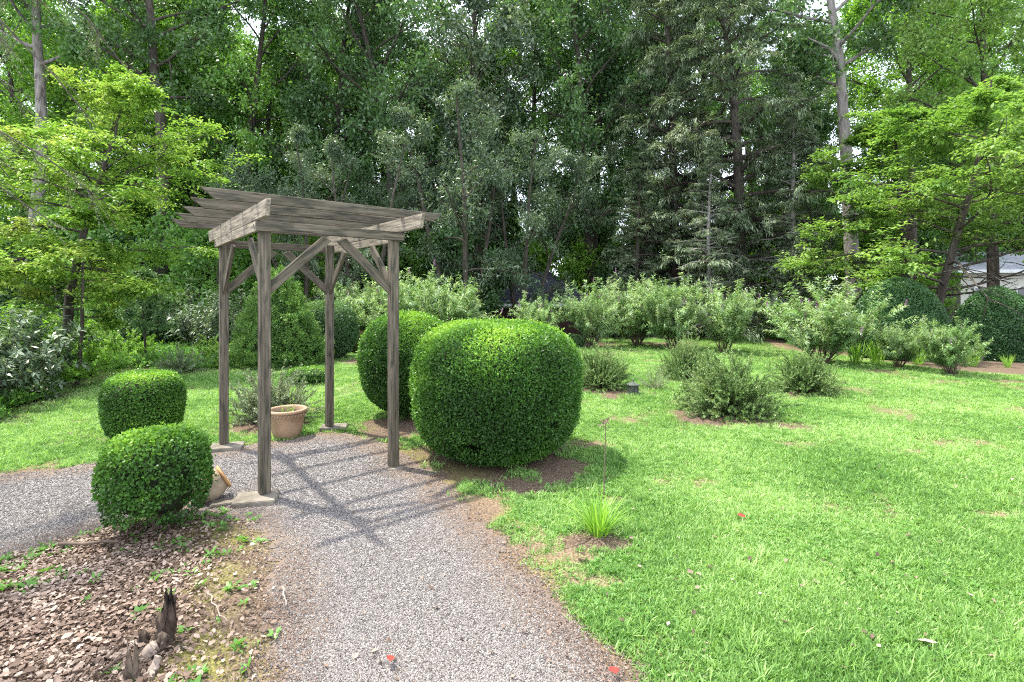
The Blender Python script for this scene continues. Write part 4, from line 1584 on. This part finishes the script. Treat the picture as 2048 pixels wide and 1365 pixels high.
rl_ = tree_meshes(M['layer'], M['bark'], cull=gap_right, H=7.6, trunk_r=.13, limbs=58, crown0=.10, Rmax=3.7, kind='layer', subs=9, twigs=5, lpt=34, LL=.12, LW=.065, scat=.18, flat=.25,
                  elev=(.0, .7), droop=-.03, profile=lay_profile, stems=2, wig=.05)
tree('layered_tree', rl_, 1848, 17.5, 'light green tree with flat tiers of leaves above the clipped domes', None, (1.22, 1.22, 1.12), rz=.9)
tree('layered_tree', rl_, 2340, 17.0, 'tiered light green tree cut off by the right edge', None, .88, rz=3.6, mat=M['layer'])
sm = tree_meshes(M['deep'], M['bark'], H=2.6, trunk_r=.035, limbs=14, crown0=.45, Rmax=.75, subs=6, twigs=4, lpt=20, LL=.07, LW=.04, scat=.08)
tree('small_tree', sm, 292, 13.0, 'small dark round-headed tree on a thin stem left of the pergola', None, .95)

# hemlock beside the camera whose boughs hang into the top left
root = thing('hemlock', 'hemlock at the left whose thin needled boughs hang into the top left corner', 'tree', (-6.6, 3.4, 0))
ends = [((-3.6, 4.4, 3.25), (-6.6, 3.4, 6.2)), ((-3.9, 4.7, 2.75), (-6.6, 3.4, 4.4)), ((-3.75, 4.9, 4.0), (-6.6, 3.4, 7.0)), ((-4.3, 4.8, 2.45), (-6.6, 3.4, 3.7)), ((-4.6, 4.9, 3.5), (-6.6, 3.4, 5.4)),
        ((-4.5, 4.6, 4.4), (-6.6, 3.4, 6.6)), ((-4.75, 4.8, 2.9), (-6.6, 3.4, 4.9)), ((-4.85, 4.9, 4.2), (-6.6, 3.4, 5.8)), ((-4.2, 4.2, 3.9), (-6.6, 3.4, 6.0))]
for k_ in range(26):
    a_ = k_*2.4
    ends.append(((-6.6+2.3*math.cos(a_), 4.2+1.9*math.sin(a_), 4.6+k_*.14), (-6.6, 3.4, 5.0+k_*.15)))
Bs = []
for e_, s_ in ends:
    e_, s_ = np.array(e_), np.array(s_)
    t = np.linspace(0, 1, 10)[:, None]
    mid = (e_+s_)/2+np.array([.15, .1, .35])
    c = (1-t)**2*s_+2*t*(1-t)*mid+t**2*e_
    c[1:-1] += RNG.normal(0, .025, (8, 3))
    Bs.append(c-np.array([-6.6, 3.4, 0]))
Bs = np.stack(Bs)
tr = grow([[0, 0, -.2]], [[0, 0, 1]], 9.5, 0, .02, 10)
pts_ = [tubes(tr, np.linspace(.2, .05, 10)[None, :], 8), tubes(Bs, np.linspace(.022, .004, 10)[None, :]*np.ones((len(Bs), 1)), 5)]
ii = np.repeat(np.arange(len(Bs)), 34)
p, d = along(Bs[ii], RNG.uniform(.25, 1, len(ii)))
sd = rdir(len(ii))
Sb = grow(p, d*.8+sd*np.array([1, 1, .35])+np.array([0, 0, -.3]), RNG.uniform(.15, .55, len(ii)), -.05, .08, 5)
pts_.append(tubes(Sb, np.linspace(.003, .0012, 5)[None, :]*np.ones((len(Sb), 1)), 3))
V, Q = cat_mesh(pts_)
link('trunk', mesh_np('trunk', V, Q, mats=[M['bark']], smooth=True), root)
keep = RNG.random(len(Sb)) < .75
li = np.repeat(np.where(keep)[0], 60)
p, d = along(Sb[li], RNG.uniform(.1, 1, len(li)))
sd = nrm(np.cross(d, np.array([0, 0, 1.])))*np.sign(RNG.random(len(li))-.5)[:, None]
V, Q = leaves(p, d*.45+sd+rdir(len(li))*.25, np.array([0, 0, 1.])+rdir(len(li))*.3, .03, .006)
link('crown', mesh_np('crown', V, Q, mats=[M['hemlock']], fattr=RNG.random(len(Q))), root)

# ------------------------------------------------------------------ left border
rh = fountain(26, 1.5, 1.0, -.01, 26, .15, .042, M['laurel'], M['bark'], twig=5, droopleaf=.25, t0=.3, base=.25, rad=.014, leaf_out=1.0)
ls = fountain(40, 1.1, 1.1, -.02, 34, .07, .035, M['under'], M['twig'], twig=4, droopleaf=.2, base=.25, rad=.005)
fn = fountain(46, .62, 1.25, -.10, 90, .05, .012, M['under'], M['twig'], base=.06, rad=.003, leaf_out=1.2)
for (me, px, Y, s, lab, mt) in [
    (rh, 8, 8.9, .98, 'big blue-grey leaved rhododendron filling the left edge', M['laurel']),
    (rh, -60, 7.8, 1.0, 'blue-grey rhododendron at the far left edge beside the lawn', M['laurel']),
    (rh, 395, 16.5, 1.25, 'broad grey-green rhododendron seen left of the leftmost pergola post', M['laurel']),
    (rh, 470, 16.0, 1.15, 'grey-green rhododendron seen between the two left pergola posts', M['laurel']),
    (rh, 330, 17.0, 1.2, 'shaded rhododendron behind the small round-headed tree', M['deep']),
    (ls, 95, 9.6, 1.05, 'loose light green shrub right of the big rhododendron', M['bright']),
    (ls, 130, 14.0, 1.0, 'loose shrub behind the foot of the leaning trunk', M['under']),
    (ls, 235, 13.2, .85, 'pale leafy shrub left of the small round-headed tree', M['bright']),
    (ls, 60, 13.5, 1.5, 'tall loose shrub between the pale trunk and the rhododendron', M['under']),
    (ls, 420, 12.9, .62, 'low leafy shrub at the lawn edge behind the leftmost post', M['under']),
    (ls, 20, 11.5, 1.3, 'leafy green shrub at the left margin behind the rhododendron', M['bright']),
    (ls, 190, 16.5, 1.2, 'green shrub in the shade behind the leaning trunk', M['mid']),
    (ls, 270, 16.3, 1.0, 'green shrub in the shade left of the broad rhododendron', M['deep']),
    (fn, 362, 11.6, 1.15, 'spiky pale fern-like plant right above the flat-topped box bush', M['juniper']),
    (fn, 230, 12.2, .8, 'fern at the back edge of the left lawn', M['under']),
    (fn, 300, 12.6, .7, 'fern under the small round-headed tree', M['under']),
    (fn, 445, 12.4, .7, 'fern beside the leftmost pergola post', M['under']),
    (fn, 70, 8.8, .8, 'fern in front of the loose shrub at the left', M['under']),
    (ls, 500, 19.5, 1.3, 'shaded shrub behind the dwarf spruce tip', M['mid']),
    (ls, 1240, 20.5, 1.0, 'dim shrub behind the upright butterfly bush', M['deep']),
]:
    shrub('shrub', me, px, Y, lab, 'shrub', 'shrubs of the left border' if px < 520 else None, s, mat=mt)

# ground cover in the beds and the wood
ug = []
for _ in range(4):
    n = 26
    a = RNG.random(n)*2*PI
    tl = RNG.uniform(.2, 1.2, n)
    D = np.stack([np.cos(a)*np.sin(tl), np.sin(a)*np.sin(tl), np.cos(tl)], 1)
    P = D*RNG.uniform(.02, .16, n)[:, None]
    V, Q = leaves(P, D+rdir(n)*.5, np.array([0, 0, 1.])+rdir(n)*.4, RNG.uniform(.05, .10, n), RNG.uniform(.02, .045, n), .15)
    ug.append(mesh_np('undergrowth', V, Q, mats=[M['weed']]))
x, y = frust(60000, 6.5, 40, 1.5, 1.15)
w = f_forest(x, y)*np.where(x < -4, 1, .35+.65*sstep(.42, .58, fbm(x*.6, y*.6, 111)))*np.where((x < -2) | (y > 19), 1, .25)
k = RNG.random(len(x)) < w*.8
x, y = x[k], y[k]
scatter('ground_cover', np.stack([x, y, terrain(x, y)], 1), ug, zrot(len(x), .15), RNG.uniform(.7, 1.7, len(x)))

# ------------------------------------------------------------------ buildings behind
sx0, sy0 = at(970, 24.0)
zb = tz(sx0+4, 25)
sh = thing('garden_shed', 'low shed with a dark hipped roof half hidden behind the butterfly bushes', 'shed', (sx0+2.6, 26.2, zb), .06)
boxm('wall', sh, 0, 0, 0, 4.6, 4.2, 1.32-zb-.02, mat=M['brick'], bev=0)
boxm('eave_board', sh, 0, 0, 1.32-zb-.10, 5.3, 4.9, 1.32-zb+.03, mat=M['white'], bev=0)
boxm('soffit', sh, 0, 0, 1.32-zb-.16, 5.1, 4.7, 1.32-zb-.102, mat=M['cream'], bev=0)
boxm('roof', sh, 0, 0, 1.32-zb+.033, 5.36, 4.96, 1.32-zb+1.62, 1.2, .12, mat=M['shingle'], bev=0)
for i in range(9):
    t = i/9
    boxm('shingle_course', sh, 0, 0, 1.32-zb+.04+t*1.55, 5.40*(1-t)+1.24*t, 5.0*(1-t)+.16*t, 1.32-zb+.055+t*1.55, mat=M['shingle'], bev=0)
boxm('window', sh, -.9, -2.13, .9, .8, .06, 1.7, mat=M['white'], bev=0)
boxm('pane', sh, -.9, -2.165, .97, .66, .02, 1.63, mat=M['glass'], bev=0)

hx = 28.6
ho = thing('house', 'pale house with a grey roof and white gutter glimpsed under the tree at the right', 'house', (hx+2, 33, -.4), -.10)
boxm('wall', ho, 0, 0, 0, 7, 6, 3.42, mat=M['cream'], bev=0)
boxm('gutter', ho, 0, 0, 3.424, 7.9, 6.9, 3.62, mat=M['white'], bev=.01)
boxm('roof', ho, 0, 0, 3.624, 7.8, 6.8, 4.9, 6.6, .3, mat=M['greyshingle'], bev=0)
for xx in (-2.2, .1, 2.4):
    w_ = boxm('window', ho, xx, -3.03, 1.3, 1.2, .08, 2.6, mat=M['white'], bev=0)
    boxm('pane', w_, xx, -3.08, 1.37, 1.06, .02, 2.53, mat=M['glass'], bev=0)

# ------------------------------------------------------------------ small things on the ground
sxp, syp = g(318, 1292)
su = thing('tree_stump', 'rotten splintered stump remains standing in the leaf litter', 'stump', (sxp, syp, 0))


def splinter(name, parent, x, y, r, h, mat, lean=(0, 0), hollow=False, seed=1):
    rnd = random.Random(seed)
    seg, ring = 12, 9
    V = []
    tops = [h*(.35+.65*abs(math.sin(k*1.1+seed))*rnd.uniform(.6, 1)) for k in range(seg)]
    for j in range(ring):
        t = j/(ring-1)
        for k in range(seg):
            a = k*2*PI/seg
            rr_ = r*(1.25-.75*t**.8)*(1+rnd.uniform(-.38, .30))
            z = tops[k]*t-.02
            V.append((x+math.cos(a)*rr_+lean[0]*t, y+math.sin(a)*rr_*.7+lean[1]*t, z))
    I = np.arange(ring*seg).reshape(ring, seg)
    Q = np.stack([I[:-1], np.roll(I[:-1], -1, 1), np.roll(I[1:], -1, 1), I[1:]], -1).reshape(-1, 4)
    V.append((x+lean[0]*.7, y+lean[1]*.7, h*(.15 if hollow else .75)))
    c = len(V)-1
    T = [(int(I[-1, k]), int(I[-1, (k+1) % seg]), c) for k in range(seg)]
    me = mesh_np(name, V, Q, T, mats=[mat], smooth=False)
    return link(name, me, parent)

splinter('splinter', su, .0, .02, .05, .33, M['rot'], (.05, 0), seed=3)
splinter('splinter', su, .04, -.04, .05, .13, M['rot'], (.02, 0), seed=4)
splinter('splinter', su, -.06, .0, .04, .11, M['rot'], (-.02, 0), seed=6)
splinter('bare_root', su, -.03, -.10, .045, .10, M['rotpale'], (.06, .02), seed=5)
splinter('hollow_root', su, .03, -.24, .042, .22, M['rot'], (.0, .02), True, seed=8)
splinter('bare_root', su, .09, -.22, .03, .12, M['rotpale'], (.03, .04), seed=9)


def stick(name, p0, p1, r, label, z=.05, bendy=.02, mat='twig'):
    x0, y0 = g(*p0)
    x1, y1 = g(*p1)
    t = np.linspace(0, 1, 8)[:, None]
    c = np.array([[0, 0, 0]])*(1-t)+np.array([[x1-x0, y1-y0, .01]])*t
    c[1:-1] += RNG.normal(0, bendy*.4, (6, 3))*np.array([1, 1, .3])
    V, Q = tubes(c[None], (np.linspace(r, r*.6, 8)*RNG.uniform(.85, 1.15, 8))[None, :], 7)
    o = link(name, mesh_np(name, V, Q, mats=[M[mat]], smooth=True), None, (x0, y0, z))
    tag(o, label, 'stick')
    return o

stick('fallen_stick', (118, 1102), (238, 1100), .014, 'brown fallen stick lying in front of the low box bush')
stick('fallen_twig', (90, 1100), (120, 1122), .006, 'short curved twig left of the longer fallen stick')
stick('fallen_twig', (565, 1190), (572, 1232), .005, 'short pale twig lying upright on the path edge', mat='rotpale')
stick('fallen_twig', (415, 1205), (455, 1265), .004, 'thin twig bending away from the stump', mat='rotpale')
stick('fallen_twig', (205, 1365), (255, 1330), .008, 'dark stick at the bottom left of the stump')
for (px, py, s, r, mt, lab) in [
    (1483, 1043, .085, .5, 'redleaf', 'red fallen leaf on the open lawn right of the daylily'),
    (780, 1336, .06, 1.9, 'redleaf', 'small red leaf on the gravel at the bottom of the path'),
    (1160, 1122, .10, 2.2, 'litter', 'curled brown leaf just below the daylily'),
    (1228, 1360, .06, .3, 'redleaf', 'reddish leaf at the lower end of the path edge'),
    (1856, 1302, .08, 2.6, 'litter', 'curled dry leaf standing in the bare patch at lower right'),
    (1380, 1158, .06, 1.0, 'litter', 'pale dry leaf on the lawn right of the bare patches'),
    (1350, 1173, .04, 2.0, 'litter', 'tiny brown leaf beside the pale dry leaf'),
    (1888, 852, .10, 2.0, 'litter', 'brown leaf far out on the right lawn'),
    (505, 1102, .05, 1.2, 'litter', 'orange-brown leaf on the moss at the path edge')]:
    x, y = g(px, py)
    me = dryleaf('fallen_leaf', M[mt], False)
    a_ = me.attributes.new('rnd', 'FLOAT', 'FACE')
    o = link('fallen_leaf', me, None, (x, y, .045 if py > 850 else .06), (.25, .15, r), s)
    tag(o, lab, 'leaf')
